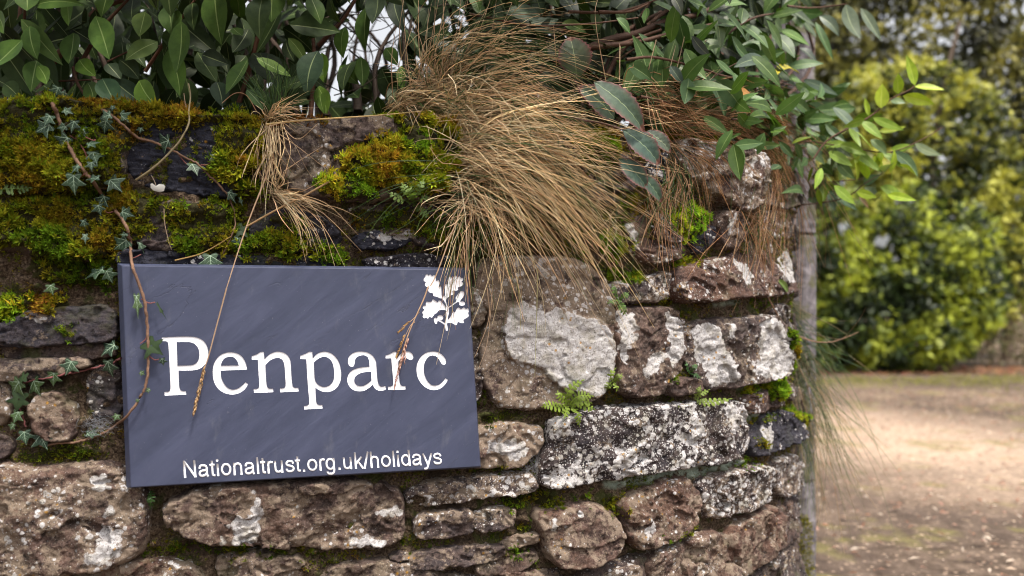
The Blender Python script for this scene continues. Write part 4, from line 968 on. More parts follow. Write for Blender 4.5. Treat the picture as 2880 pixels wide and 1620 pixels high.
LM = [MAT['leaf'], MAT['leafrib'], MAT['bark']]
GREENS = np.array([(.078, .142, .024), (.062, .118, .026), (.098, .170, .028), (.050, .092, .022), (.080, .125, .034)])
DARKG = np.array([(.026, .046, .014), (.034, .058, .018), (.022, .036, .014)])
# ribs get their colour from the leaf colour attribute: own material that brightens it
g = NT('leaf_midrib'); c = g.attr('col').outputs['Color']
MAT['leafrib'] = g.done(g.mix(.5, g.mix(1., c, (2.2, 2.0, 2.0), 'MULTIPLY'), (.22, .27, .10)), .5, None, .3); LM[1] = MAT['leafrib']

def hero(sp, tile, data, off=(-.16, -.04), cols=GREENS, nj=.35):
    for dd in data:
        (bx, by), (tx, ty), wd = dd[:3]
        P = T(tile, [(bx, by), (tx, ty)])
        o1 = rng.uniform(*off); o2 = o1 + rng.uniform(.0, .03)
        col = np.array(dd[3]) if len(dd) > 3 else cols[rng.integers(len(cols))] * rng.uniform(.8, 1.25)
        b, t = P3(P[:1], o1)[0], P3(P[1:], o2)[0]
        sc_ = b[1] / FPX * K
        n = np.array([rng.normal(-.05, nj), -1, rng.normal(.25, nj)])
        leaf(sp, b, t, wd * sc_ * 1.06, n, col, None, rng.uniform(-.12, .2), rng.uniform(.05, .35), rng.uniform(0, .02), 0, rng.uniform(-.25, .25))
def fill(sp, n, region, off, size, cols, down=.6, holes=(), twig=None, aspect=.5, jit=1.):
    (x0, y0, x1, y1) = region; k = 0
    hc = list(holes)
    while k < n:
        px = rng.uniform(x0, x1); py = rng.uniform(y0, y1); o = rng.uniform(*off)
        k += 1
        b = P3([(px, py)], o)[0]
        L = rng.uniform(*size)
        d = norm(np.array([rng.normal(0, .7), rng.normal(-.1, .5), rng.normal(-down, .6)]))
        t = b + d * L
        # never hang through the gaps where the sky shows
        mx = CX + (b[0] + t[0]) / 2 / ((b[1] + t[1]) / 2) * FPX; my = CY - ((b[2] + t[2]) / 2 - H) / ((b[1] + t[1]) / 2) * FPX
        if any(((mx - hx) / rx / 1.25) ** 2 + ((my - hy) / ry / 1.2) ** 2 < 1 for hx, hy, rx, ry in hc): continue
        n_ = norm(np.array([rng.normal(0, .6), -1, rng.normal(.5, .5)]))
        col = cols[rng.integers(len(cols))] * rng.uniform(.6, 1.3)
        leaf(sp, b, t, L * aspect * rng.uniform(.75, 1.1), n_, col, None, rng.uniform(-.1, .2), rng.uniform(.05, .3), 0, 0, rng.uniform(-.2, .2))
def twigs(sp, tile, lst, off=-.1, col=(.11, .05, .03), r=.003):
    for item in lst:
        P, r_, o = (item + (None,))[:3] if len(item) < 3 else item
        o = off if o is None else o
        Q = T(tile, P); k = len(Q)
        W_ = P3(Q, np.linspace(o, o + rng.uniform(-.05, .05), k))
        stalk(sp, W_, r_, r_ * .55, np.array(col) * rng.uniform(.7, 1.3))
# ------------------------------------------------------------ large-leaved hedge behind the left of the wall
HOLES = [(495*K, 310*K, 12, 22), (690*K, 130*K, 16, 30), (750*K, 335*K, 22, 14), (855*K, 450*K, 12, 14), (972*K, 520*K, 12, 30), (1110*K, 350*K, 14, 14), (1050*K, 405*K, 10, 10),
         (1560*K, 235*K, 26, 20), (1680*K, 230*K, 30, 60), (1570*K, 490*K, 22, 22), (1660*K, 400*K, 26, 20), (1670*K, 530*K, 30, 22), (1590*K, 540*K, 14, 14), (1350*K, 270*K, 16, 12), (1230*K, 230*K, 10, 10),
         (900 + 320*K, 150*K, 55, 62), (900 + 110*K, 100*K, 30, 55), (900 + 70*K, 200*K, 26, 26), (900 + 170*K, 250*K, 26, 42), (900 + 300*K, 300*K, 30, 46), (900 + 60*K, 380*K, 26, 26), (900 + 90*K, 460*K, 30, 30), (900 + 350*K, 120*K, 30, 46),
         (900 + 60*K, 540*K, 30, 20), (900 + 250*K, 540*K, 16, 10), (900 + 330*K, 460*K, 16, 14), (900 + 640*K, 120*K, 24, 26), (900 + 730*K, 60*K, 18, 36), (900 + 640*K, 200*K, 14, 20), (900 + 490*K, 320*K, 16, 18), (900 + 450*K, 170*K, 18, 30),
         (900 + 1145*K, 35*K, 7, 12), (900 + 400*K, 60*K, 24, 40), (900+1065*K, 390*K, 16, 16), (900+1040*K, 460*K, 20, 16), (900+905*K, 435*K, 9, 12)]
hedge = empty('broadleaf_hedge', tuple(P3([(500, 330)], -.15)[0]), 'broad-leaved evergreen hedge with large dark green leaves hanging over the wall, behind the left half', 'hedge')
sp = Soup()
hero(sp, 1, [((110, 200), (-50, 350), 150), ((105, 95), (318, 330), 95, (.075, .125, .038)), ((480, 80), (550, 300), 128), ((370, 165), (345, 322), 130), ((910, 105), (885, 372), 122), ((1080, -60), (1115, 228), 150),
 ((795, 210), (628, 305), 92), ((1245, 300), (1135, 475), 130, (.062, .11, .034)), ((845, 250), (905, 485), 112), ((185, 305), (155, 465), 95), ((515, 395), (595, 545), 112, (.045, .09, .045)), ((560, 395), (765, 550), 105, (.035, .06, .038)), ((700, 405), (795, 540), 105),
 ((440, 415), (470, 522), 95), ((1325, -20), (1310, 205), 130, (.07, .11, .045)), ((1375, -80), (1365, 112), 125), ((1600, 255), (1545, 480), 128, (.034, .06, .036)), ((170, 30), (425, 28), 78), ((550, -70), (510, 88), 115), ((150, 130), (190, 300), 95),
 ((840, 30), (860, 175), 110), ((760, -90), (795, 55), 85), ((1015, 275), (1150, 325), 85, (.03, .045, .03)), ((1290, 290), (1465, 385), 75), ((1240, 450), (1335, 560), 82, (.055, .1, .04)), ((1560, -20), (1615, 122), 95), ((400, 300), (485, 385), 85), ((190, 330), (235, 425), 70),
 ((730, 60), (700, 185), 95), ((1600, 435), (1645, 575), 72), ((340, -30), (345, 130), 75), ((130, -40), (135, 55), 110), ((1450, 190), (1545, 330), 60), ((1170, 140), (1220, 180), 60), ((20, 420), (100, 500), 90, (.05, .085, .03)), ((-20, 60), (20, 170), 90), ((850, 540), (930, 590), 70),
 ((1090, 410), (1120, 540), 90, (.03, .05, .03)), ((600, 300), (700, 400), 90, (.03, .05, .025)), ((540, 320), (610, 400), 80, (.03, .05, .025))], (-.13, -.02))
hero(sp, 2, [((285, -60), (262, 122), 128, (.06, .085, .055)), ((240, 30), (232, 260), 105), ((125, 135), (118, 295), 78), ((50, -30), (105, 115), 85), ((205, 285), (215, 435), 75), ((100, 330), (195, 425), 78), ((10, 265), (18, 415), 80), ((0, 430), (22, 575), 62),
 ((370, -10), (425, 165), 85, (.035, .05, .035)), ((1110, 80), (925, 68), 100, (.05, .075, .05)), ((1060, 115), (1200, 95), 82, (.055, .08, .055)), ((1380, 55), (1390, 175), 65), ((1490, 55), (1545, 170), 62), ((1215, 115), (1340, 165), 58), ((930, 120), (1030, 220), 50),
 ((1100, 140), (1150, 295), 40, (.045, .09, .03)), ((500, 20), (560, 180), 70, (.03, .045, .03)), ((1540, 320), (1660, 420), 80), ((1720, 350), (1650, 440), 70), ((850, 20), (930, 130), 80, (.03, .045, .03)), ((330, 240), (390, 330), 70), ((410, 330), (420, 470), 50), ((760, -20), (800, 60), 60)], (-.22, -.08))
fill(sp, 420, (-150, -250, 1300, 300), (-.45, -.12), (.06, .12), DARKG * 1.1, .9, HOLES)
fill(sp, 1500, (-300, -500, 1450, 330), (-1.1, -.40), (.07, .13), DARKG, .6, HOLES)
fill(sp, 420, (-300, -620, 1450, -90), (-.30, .22), (.07, .13), DARKG * 1.2, .6)  # unseen overhang above the view, added to keep top light off the hedge
sp.build('foliage', LM, hedge, smooth=True)
sp = Soup()
twigs(sp, 1, [([(70, 480), (90, 200), (110, -40)], .006), ([(110, 450), (120, 150), (130, -40)], .004), ([(200, 380), (330, 240), (480, 60), (620, 0)], .009), ([(380, 370), (500, 160), (660, -20)], .005),
 ([(1185, 560), (1230, 430), (1290, 210), (1330, 60), (1340, -60)], .006), ([(730, 360), (850, 180), (980, 0)], .004), ([(1600, 230), (1717, 110), (1800, -20)], .005), ([(240, 410), (510, 400)], .0022), ([(540, 310), (700, 240), (860, 230)], .002),
 ([(370, 340), (390, 420), (480, 560)], .004), ([(1560, 600), (1580, 300), (1560, 40)], .006)], -.2)
twigs(sp, 2, [([(-20, 250), (90, 120), (190, -20)], .007), ([(420, 560), (425, 300), (410, -20)], .007), ([(190, 560), (180, 430), (140, 330)], .012), ([(0, 100), (150, 60), (330, 90), (460, 60)], .0016), ([(250, 200), (330, 260), (400, 190), (470, 220)], .0014),
 ([(280, 380), (320, 240), (360, 200)], .0013), ([(70, 480), (200, 440), (330, 350), (380, 300)], .0015), ([(240, 60), (350, 130), (390, 250)], .0013), ([(150, 160), (300, 150), (420, 90)], .0014), ([(20, 420), (120, 470), (240, 540)], .0016), ([(300, 420), (420, 380), (500, 330)], .0014)], -.35, (.05, .035, .025))
for k in range(46):
    px = rng.uniform(-50, 1450); P = [(px, 330), (px + rng.normal(0, 60), 120), (px + rng.normal(0, 120), -150)]
    stalk(sp, P3(P, np.array([-.5, -.6, -.7]) + rng.uniform(-.35, .2)), rng.uniform(.004, .012), .003, np.array((.055, .035, .025)) * rng.uniform(.7, 1.3))
# fine twiggery across the bright gap
for k in range(60):
    px, py = rng.uniform(880, 1260), rng.uniform(-20, 300); a_ = rng.uniform(0, 6.28); q_ = rng.uniform(40, 130)
    P = [(px, py), (px + q_ * math.cos(a_), py + q_ * math.sin(a_)), (px + 2 * q_ * math.cos(a_ + .5), py + 2 * q_ * math.sin(a_ + .5))]
    stalk(sp, P3(P, np.full(3, rng.uniform(-1.2, -.4))), rng.uniform(.0012, .003), .001, np.array((.05, .04, .03)), sides=4)
sp.build('branches', LM, hedge, smooth=True)

# ------------------------------------------------------------ shrub behind the right of the wall, reaching over the gateway
shrub = empty('laurel_shrub', tuple(P3([(1900, 420)], -.2)[0]), 'glossy evergreen shrub with arching branches spilling over the right end of the wall', 'shrub')
BL = np.array([(.062, .115, .036), (.050, .098, .032), (.078, .132, .042), (.062, .115, .024)])
YG = np.array([(.26, .36, .03), (.19, .29, .035), (.32, .40, .035)])
sp = Soup()
hero(sp, 3, [((525, 390), (607, 592), 120, (.06, .11, .05)), ((560, 400), (690, 555), 105, (.06, .11, .05)), ((422, 392), (402, 525), 82, (.05, .10, .035)), ((290, 345), (285, 445), 105), ((120, 325), (240, 405), 78), ((515, 210), (422, 328), 82, (.045, .085, .025)), ((555, 70), (582, 248), 85, (.05, .075, .025)),
 ((600, 60), (712, 205), 58), ((815, 100), (892, 255), 55), ((640, 180), (755, 315), 60), ((705, 520), (842, 572), 66), ((650, 340), (835, 345), 70, (.06, .09, .065)), ((985, 375), (848, 405), 45, (.35, .30, .03)), ((655, 445), (752, 490), 46, (.40, .20, .07)),
 ((605, 30), (722, 30), 62), ((925, 40), (1072, 140), 70, (.075, .10, .065)), ((1215, 20), (1290, 195), 92, (.10, .13, .09)), ((1290, 40), (1392, 205), 55, (.09, .12, .08)), ((1060, 110), (1152, 305), 45), ((1080, 80), (1180, 185), 60, (.09, .12, .09)), ((800, 420), (905, 525), 62),
 ((900, 535), (1005, 645), 58, (.07, .10, .08)), ((1145, 535), (1285, 690), 80, (.085, .12, .085)), ((1265, 545), (1025, 560), 72), ((1000, 620), (1172, 700), 66, (.07, .10, .08)), ((930, 400), (1000, 425), 60), ((1000, 400), (1175, 480), 44, (.08, .12, .09)), ((960, 420), (1070, 480), 52),
 ((930, 500), (1040, 600), 60), ((1230, 545), (1150, 520), 50), ((1080, 620), (1160, 700), 50), ((760, 330), (830, 420), 60), ((820, 560), (930, 680), 70), ((720, 600), (860, 640), 60), ((850, 620), (930, 720), 70), ((1030, 1000), (1115, 900), 90, (.06, .11, .065)), ((1000, 985), (885, 975), 45),
 ((970, 990), (965, 1055), 60), ((1020, 1000), (1090, 1025), 46), ((1125, 960), (1275, 1060), 60, (.06, .11, .065)), ((1080, 830), (1150, 880), 50), ((1150, 790), (1130, 870), 40), ((1300, 930), (1390, 880), 50, (.09, .14, .08)), ((1130, 970), (1160, 1060), 46, (.10, .14, .11)), ((1310, 940), (1385, 1000), 48, (.11, .15, .09)),
 ((1020, 720), (1110, 830), 58, (.07, .12, .035)), ((950, 700), (1060, 700), 45, (.09, .15, .035)), ((1250, 740), (1330, 860), 56, YG[1]), ((1240, 745), (1400, 870), 50, YG[1] * .8), ((1400, 770), (1500, 850), 44, YG[1]), ((1440, 760), (1580, 890), 62, (.08, .13, .06)), ((1440, 750), (1560, 730), 40, YG[1]), ((1560, 720), (1700, 780), 46, (.16, .20, .12)),
 ((1340, 700), (1420, 780), 60, (.09, .14, .04)), ((1160, 740), (1240, 790), 40, (.10, .13, .08)), ((870, 240), (900, 330), 55), ((700, 40), (690, 120), 66, (.05, .09, .03)), ((340, -20), (390, 80), 50, (.08, .09, .08)), ((420, 0), (520, 45), 46), ((60, 90), (130, 170), 56), ((210, 40), (200, 120), 45), ((440, 180), (540, 290), 50, (.05, .06, .06)),
 ((560, 300), (660, 380), 50), ((330, 330), (400, 430), 55, (.045, .07, .05)), ((460, 400), (490, 500), 42), ((760, 640), (900, 700), 56), ((780, 160), (860, 330), 60), ((980, 240), (1070, 320), 50, (.045, .06, .05)), ((1280, 990), (1330, 1050), 30, (.2, .12, .06))], (.0, .10), BL)
hero(sp, 3, [((1390, 545), (1398, 420), 72, YG[2]), ((1480, 472), (1478, 368), 56, YG[0]), ((1562, 430), (1518, 275), 58, YG[0]), ((1558, 435), (1712, 452), 48, YG[2]), ((1500, 482), (1662, 525), 56, YG[2]), ((1330, 585), (1308, 488), 36, YG[0]), ((1350, 592), (1508, 655), 44, YG[1]), ((1440, 505), (1515, 520), 40, (.16, .22, .12)),
 ((1290, 610), (1400, 700), 60, YG[1] * .8), ((1310, 600), (1200, 640), 44, YG[1] * .8), ((1230, 640), (1290, 740), 50, YG[1] * .7)], (.12, .20), YG)
hero(sp, 6, [((870, -40), (925, 45), 40, (.10, .16, .03)), ((905, 180), (980, 310), 40, (.06, .11, .03))], (.03, .06), YG)
fill(sp, 135, (1880, 30, 2260, 330), (-.22, .06), (.06, .105), BL, .35, (), aspect=.42)
fill(sp, 30, (1700, 90, 1950, 330), (-.18, .0), (.06, .10), BL, .5, (), aspect=.46)
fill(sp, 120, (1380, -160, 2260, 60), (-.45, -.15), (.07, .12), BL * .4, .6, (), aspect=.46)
fill(sp, 62, (2050, 230, 2340, 420), (-.10, .14), (.055, .09), BL * 1.25, .25, (), aspect=.42)
fill(sp, 34, (2150, 380, 2380, 520), (.0, .14), (.045, .075), np.concatenate([BL, YG * .6]), .3, (), aspect=.42)
fill(sp, 22, (2280, 330, 2580, 560), (.05, .2), (.055, .09), YG, .3, (), aspect=.42)
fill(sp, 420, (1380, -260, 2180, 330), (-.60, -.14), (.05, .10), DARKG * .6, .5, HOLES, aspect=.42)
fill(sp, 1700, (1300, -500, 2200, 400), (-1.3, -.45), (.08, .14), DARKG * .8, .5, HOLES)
fill(sp, 300, (1400, -620, 2200, -90), (-.30, .22), (.06, .11), DARKG * 1.2, .6)  # unseen leaf cover over the shrub, added to shade its inside
sp.build('foliage', [MAT['gloss']] + LM[1:], shrub, smooth=True)
sp = Soup()
TW = (.085, .042, .026)
twigs(sp, 3, [([(-240, 320), (0, 210), (160, 170), (300, 110), (480, 70), (650, -20)], .010, -.12), ([(0, 230), (160, 215), (330, 170), (560, 120), (700, 100)], .006, -.05), ([(0, 400), (90, 250), (250, 100), (420, -20)], .007, -.15), ([(-30, 60), (120, 60), (220, 20)], .004, -.1),
 ([(150, 250), (160, 120), (240, 0)], .004, -.2), ([(110, 300), (260, 290), (500, 350), (640, 390), (960, 430)], .0035, .02), ([(180, 485), (300, 510), (440, 550)], .0032, .05), ([(640, 600), (760, 600), (960, 575), (1130, 545)], .0025, .05), ([(1050, 800), (1130, 700), (1330, 590), (1440, 500), (1560, 430), (1530, 330)], .0028, .15),
 ([(950, 712), (1060, 715), (1250, 745), (1440, 765), (1600, 700), (1700, 640)], .0022, .10), ([(960, 1035), (1150, 1010), (1240, 980), (1300, 930), (1400, 870)], .0022, .08), ([(1120, 915), (1300, 900)], .002, .05), ([(920, 30), (1050, 40), (1220, 20)], .003, .03), ([(530, 400), (640, 330), (760, 270)], .0016, .02), ([(370, 310), (450, 240), (520, 200)], .0016, .0),
 ([(600, 180), (750, 90), (920, 60)], .004, -.02), ([(700, 380), (800, 400), (930, 410)], .0022, .02)], -.1, TW)
twigs(sp, 2, [([(750, 70), (900, 100), (1060, 130), (1350, 120), (1600, 90)], .003, -.05), ([(1340, 240), (1500, 225), (1717, 150)], .006, -.12), ([(1400, 240), (1550, 150), (1717, 60)], .008, -.2), ([(1500, 300), (1600, 240), (1717, 240)], .003, -.1), ([(1250, 60), (1500, 60), (1717, -10)], .004, -.15)], -.1, TW)
for k in range(34):
    px = rng.uniform(1400, 2150); P = [(px, 380), (px + rng.normal(60, 90), 160), (px + rng.normal(150, 150), -150)]
    stalk(sp, P3(P, np.array([-.3, -.4, -.5]) + rng.uniform(-.4, .15)), rng.uniform(.003, .009), .003, np.array(TW) * rng.uniform(.5, 1.))
sp.build('branches', LM, shrub, smooth=True)

# ------------------------------------------------------------ bramble
bram = empty('bramble_shoot', tuple(P3([(1780, 480)], .03)[0]), 'bramble shoot with toothed purple edged leaves trailing over the dry grass', 'bramble')
def ovate(t): return np.sin(math.pi * np.clip(t, 0, 1) ** .72) ** .8 * 1.0
def bleaf(tile, b, t, wd, col, off):
    P = T(tile, [b, t]); sp = Soup(); a, c_ = P3(P[:1], off)[0], P3(P[1:], off + .01)[0]
    NRr = 23; L = np.linalg.norm(c_ - a); d = (c_ - a) / L; n = norm(np.array([.1, -1, .35])); n = norm(n - d * np.dot(n, d)); s_ = np.cross(d, n)
    tt = np.linspace(0, 1, NRr); cols_ = np.array([-1, -.86, -.6, -.3, -.03, .03, .3, .6, .86, 1])
    half = ovate(tt) * wd * K * a[1] / FPX * .5; half[1:-1:2] *= 1.0; half[2:-1:2] *= .90
    U = cols_[None] * half[:, None]
    lift = .2 * np.abs(U) + .0022 * np.abs(np.sin(tt[:, None] * 21 - np.abs(cols_)[None] * 3.2)) + .12 * L * np.sin(tt * 3)[:, None]
    V = a + d * (tt[:, None] * L + np.abs(U) * .35)[..., None] + s_ * U[..., None] + n * lift[..., None]
    idx = np.arange(NRr * 10).reshape(NRr, 10); Q = np.stack([idx[:-1, :-1], idx[:-1, 1:], idx[1:, 1:], idx[1:, :-1]], -1).reshape(-1, 4)
    cc = np.broadcast_to(col, (NRr, 10, 3)).copy(); cc[:, [0, -1]] = (.20, .07, .08); cc[:, [1, -2]] = np.array(col) * .6 + np.array((.13, .06, .06)) * .4; cc[-3:] = (.16, .07, .06)
    M = np.tile([0, 0, 0, 0, 1, 0, 0, 0, 0], NRr - 1)
    sp.add(V.reshape(-1, 3), Q, cc.reshape(-1, 3), M); sp.build('leaf', [MAT['bramble'], MAT['leafrib']], bram, smooth=True)
bleaf(2, (1290, 400), (1255, 185), 185, (.075, .095, .065), .03)
bleaf(2, (1375, 412), (1625, 668), 150, (.055, .085, .060), .11)
bleaf(2, (1480, 600), (1285, 440), 150, (.035, .055, .035), .06)
bleaf(2, (1520, 655), (1700, 830), 150, (.050, .085, .070), .10)
bleaf(2, (1640, 660), (1760, 770), 90, (.07, .09, .07), .10)
bleaf(2, (1500, 800), (1640, 950), 120, (.045, .080, .060), .09)
bleaf(2, (1600, 870), (1715, 1020), 85, (.050, .085, .060), .09)
bleaf(2, (1160, 690), (1060, 580), 80, (.05, .075, .05), .0)
sp = Soup()
for P, r_ in (([(1200, 560), (1300, 600), (1420, 620), (1520, 650), (1620, 665)], .0022), ([(1280, 400), (1330, 500), (1420, 620)], .0014), ([(1530, 650), (1560, 760), (1620, 880)], .0018)):
    stalk(sp, P3(T(2, P), .08), r_, r_ * .6, (.13, .07, .06), 0)
sp.build('cane', MAT['bark'], bram, smooth=True)

# ------------------------------------------------------------ ivy
def ivy_shape():
    pts = [(0, 0), (-.14, -.10), (-.34, -.16), (-.46, -.02), (-.34, .16), (-.30, .26), (-.52, .36), (-.72, .50), (-.48, .56), (-.26, .56), (-.16, .72), (-.06, .92), (0, 1.08)]
    R_ = [(-x, y) for x, y in pts[::-1][1:-1]]
    return np.array(pts + R_)
IV = ivy_shape()
IVV = [((0, 0), (0, 1.04), .036), ((0, .02), (-.66, .50), .030), ((0, .02), (.66, .50), .030), ((0, .0), (-.42, -.04), .024), ((0, .0), (.42, -.04), .024), ((0, .45), (-.16, .66), .016), ((0, .45), (.16, .66), .016), ((0, .28), (-.25, .50), .014), ((0, .28), (.25, .50), .014),
       ((-.3, .25), (-.33, .42), .012), ((.3, .25), (.33, .42), .012)]
def ivyleaf(parent, tile, centre, size, ang, off=.022, tone=0, narrow=1., dark=False, yaw=None):
    """ang: screen direction of the tip, degrees clockwise from down"""
    a_ = R(ang); Pc = T(tile, [centre]); 
    s0, z0 = px2sz(Pc)[0]; h0 = float(samp(HG, s0, z0)) if tile != 0 else 0
    if centre_on_sign(Pc[0]): h0 = SO
    depth = px2Y(Pc[:, 0])[0]
    sc_ = size * K * depth / FPX / 1.4
    c0 = P3(Pc, max(h0, 0) * .96 + off * .55)[0]
    d = np.array([-math.sin(a_), rng.normal(0, .18), -math.cos(a_)]); d = norm(d)
    n = norm(np.array([rng.normal(.1, .25) if yaw is None else yaw, -1, rng.normal(.3, .2)])); n = norm(n - d * np.dot(n, d)); s_ = np.cross(d, n)
    asy = rng.uniform(.85, 1.15)
    def place(P, lift):
        P = np.asarray(P, float); x, y = P[:, 0] * narrow, P[:, 1] - .45
        x = np.where(x > 0, x * asy, x / asy)
        z_ = -.22 * x * x + .14 * np.abs(x) - .18 * y * y + lift
        return c0 + (s_ * x[:, None] + d * y[:, None] + n * z_[:, None]) * sc_
    # fan mesh refined by shrinking rings
    rings = [IV * f + np.array([0, .28]) * (1 - f) for f in (1., .8, .55, .3, .08)]
    V = np.concatenate([place(r_, 0) for r_ in rings]); m = len(IV)
    idx = np.arange(5 * m).reshape(5, m); Q = np.stack([idx[:-1], np.roll(idx, -1, 1)[:-1], np.roll(idx, -1, 1)[1:], idx[1:]], -1).reshape(-1, 4)
    base = np.array([(.030, .058, .036), (.042, .075, .046), (.060, .100, .040)][tone]) * rng.uniform(.55, 1.0)
    if dark: base = np.array((.022, .040, .016))
    cc = np.concatenate([np.broadcast_to(base * f, (m, 3)) for f in (.85, 1., 1.1, 1.15, 1.15)])
    sp = Soup(); sp.add(V, Q, cc, 0)
    if not dark:
        for p0, p1, w_ in IVV:
            p0 = np.array(p0); p1 = np.array(p1); dd = norm(p1 - p0); nn = np.array([-dd[1], dd[0]]) * w_ * .62
            k = 5; tt = np.linspace(0, 1, k)[:, None]; mid = p0 * (1 - tt) + p1 * tt; wv = (1 - tt * .75)
            L1, L2 = place(mid + nn * wv, .010), place(mid - nn * wv, .010)
            VV_ = np.concatenate([L1, L2]); i_ = np.arange(k - 1)
            sp.add(VV_, np.stack([i_, i_ + 1, i_ + 1 + k, i_ + k], 1), (.26, .35, .25), 1)
    sp.build('leaf', [MAT['ivy'], MAT['ivyvein']], parent, smooth=False)
    return c0
g = NT('ivy_vein'); MAT['ivyvein'] = g.done(g.attr('col').outputs['Color'], .5, None, .3)
_sq = np.array([(325, 740), (1320, 752), (1357, 1319), (351, 1378)], float)
def centre_on_sign(p): return bool(sdf(_sq, np.array([p[0]]), np.array([p[1]]))[0] > 0)
def vine_pts(tile, pts, lift=.008):
    P = crom(T(tile, pts), len(pts) * 6)
    out = []
    for p_ in P:
        s0, z0 = px2sz(p_[None])[0]; h0 = float(samp(HG, s0, z0))
        if centre_on_sign(p_): h0 = SO
        out.append(max(h0, -.005) + lift)
    out = np.array(out)
    k_ = np.array([.2, .2, .2, .2, .2]); out = np.maximum(np.convolve(np.pad(out, 2, 'edge'), k_, 'valid'), out * 0 - 1)
    return P, out
def vine(parent, segs, r0, r1, col=(.15, .085, .055)):
    sp = Soup(); P = []; O = []
    for tile, pts in segs:
        a, b = vine_pts(tile, pts); P.append(a); O.append(b)
    P = np.concatenate(P); O = np.concatenate(O)
    W_ = P3(P, O + .0); n = len(W_)
    W_ = W_ + rng.normal(0, .0006, W_.shape)
    r_ = np.linspace(r0, r1, n) * (1 + .22 * (vn(np.arange(n) * .9, np.zeros(n), 3) - .5)); 
    c = np.array(col) * (.7 + .6 * vn(np.arange(n) * .5, np.zeros(n), 8))[:, None]
    tubes(W_[None], r_, c[None], 8, sp, 0)
    return sp, W_
vineA = empty('ivy_vine', tuple(P3(T(1, [(290, 560)]), .01)[0]), 'variegated ivy vine with a thick brown stem climbing past the left edge of the sign', 'ivy')
sp, WA = vine(vineA, [(1, [(262, 520), (285, 570), (310, 640), (340, 720), (380, 800), (430, 870), (480, 930), (530, 1000), (590, 1070), (640, 1150), (655, 1230), (662, 1320), (685, 1390)]), (4, [(708, 10), (725, 60), (738, 150), (742, 230), (748, 320), (745, 400), (732, 490), (700, 560), (640, 640), (560, 708), (470, 752), (380, 775), (290, 782), (200, 795)])], .0032, .0019)
for tile, a, b in ((1, (350, 680), (430, 700)), (1, (380, 690), (440, 800)), (1, (480, 700), (430, 690)), (1, (430, 870), (385, 890)), (1, (570, 1065), (520, 1050)), (1, (660, 1290), (710, 1280)), (4, (710, 55), (780, 72)), (4, (748, 340), (800, 358)), (4, (742, 210), (705, 280))):
    m_ = ((a[0] + b[0]) / 2 + rng.normal(0, 8), (a[1] + b[1]) / 2 + 12); Q_, O_ = vine_pts(tile, [a, m_, b]); tubes(P3(Q_, O_)[None], .0009, (.20, .07, .06), 4, sp)
sp.build('stem', MAT['bark'], vineA, smooth=True)
for c_, s_, a_, kw in [((215, 645), 112, 60, {}), ((320, 718), 100, 40, {}), ((238, 605), 80, 20, {}), ((365, 635), 82, 10, {}), ((342, 562), 62, 290, {}), ((310, 640), 66, 80, {}), ((430, 670), 76, 330, {}), ((470, 722), 76, 250, {}), ((475, 790), 96, 335, {'tone': 1}), ((460, 835), 60, 350, {}), ((378, 850), 66, 40, {}), ((372, 925), 128, 0, {'tone': 1}), ((465, 898), 86, 80, {'narrow': .6}),
     ((578, 930), 112, 315, {'tone': 1}), ((505, 1015), 100, 30, {}), ((500, 1055), 70, 350, {}), ((640, 1075), 90, 290, {}), ((425, 1130), 66, 350, {'narrow': .7}), ((428, 1200), 64, 350, {'narrow': .6}), ((605, 1230), 118, 55, {}), ((620, 1180), 60, 90, {'narrow': .5}), ((712, 1245), 80, 340, {'narrow': .5, 'tone': 1}), ((475, 1375), 130, 60, {'tone': 1, 'narrow': .6}), ((548, 1390), 90, 340, {'tone': 1}), ((285, 465), 80, 20, {}), ((320, 480), 60, 350, {})]:
    ivyleaf(vineA, 1, c_, s_, a_, **kw)
for c_, s_, a_, kw in [((690, 90), 150, 355, {'narrow': .3, 'tone': 2}), ((812, 115), 120, 330, {'narrow': .14, 'dark': True}), ((775, 300), 130, 310, {'dark': True}), ((818, 372), 50, 350, {}), ((125, 752), 90, 350, {}), ((218, 770), 112, 335, {}), ((468, 736), 90, 275, {'narrow': .6}), ((582, 652), 46, 20, {'tone': 2}), ((742, 515), 34, 60, {'tone': 2}), ((716, 430), 34, 300, {'tone': 2}), ((690, 568), 26, 20, {'tone': 2})]:
    ivyleaf(vineA, 4, c_, s_, a_, **kw)
vineB = empty('ivy_vine', tuple(P3(T(1, [(490, 540)]), .01)[0]), 'thinner ivy vine crossing the bare slate slab down to the top edge of the sign', 'ivy')
sp, _ = vine(vineB, [(1, [(490, 540), (560, 580), (620, 630), (690, 690), (760, 710), (850, 745), (930, 790), (1000, 830), (1060, 890), (1120, 950), (1165, 1020), (1182, 1120), (1160, 1200), (1120, 1280)])], .0026, .0012)
for tile, a, b in ((1, (1010, 830), (1065, 812)), (1, (900, 780), (945, 830)), (1, (560, 600), (545, 625))):
    m_ = ((a[0] + b[0]) / 2 + 4, (a[1] + b[1]) / 2 + 8); Q_, O_ = vine_pts(tile, [a, m_, b]); tubes(P3(Q_, O_)[None], .0009, (.20, .07, .06), 4, sp)
sp.build('stem', MAT['bark'], vineB, smooth=True)
for c_, s_, a_, kw in [((528, 635), 96, 20, {}), ((530, 585), 72, 70, {}), ((622, 592), 90, 310, {'tone': 1}), ((706, 655), 42, 0, {}), ((818, 718), 112, 75, {}), ((978, 848), 98, 330, {}), ((1076, 800), 84, 345, {'narrow': .7}), ((1165, 990), 84, 330, {'narrow': .7}), ((1212, 1012), 60, 340, {'narrow': .4}), ((1215, 1165), 100, 310, {'dark': True}), ((1192, 1218), 66, 10, {}), ((1060, 1322), 116, 355, {'tone': 1}), ((565, 545), 40, 0, {})]:
    ivyleaf(vineB, 1, c_, s_, a_, **kw)
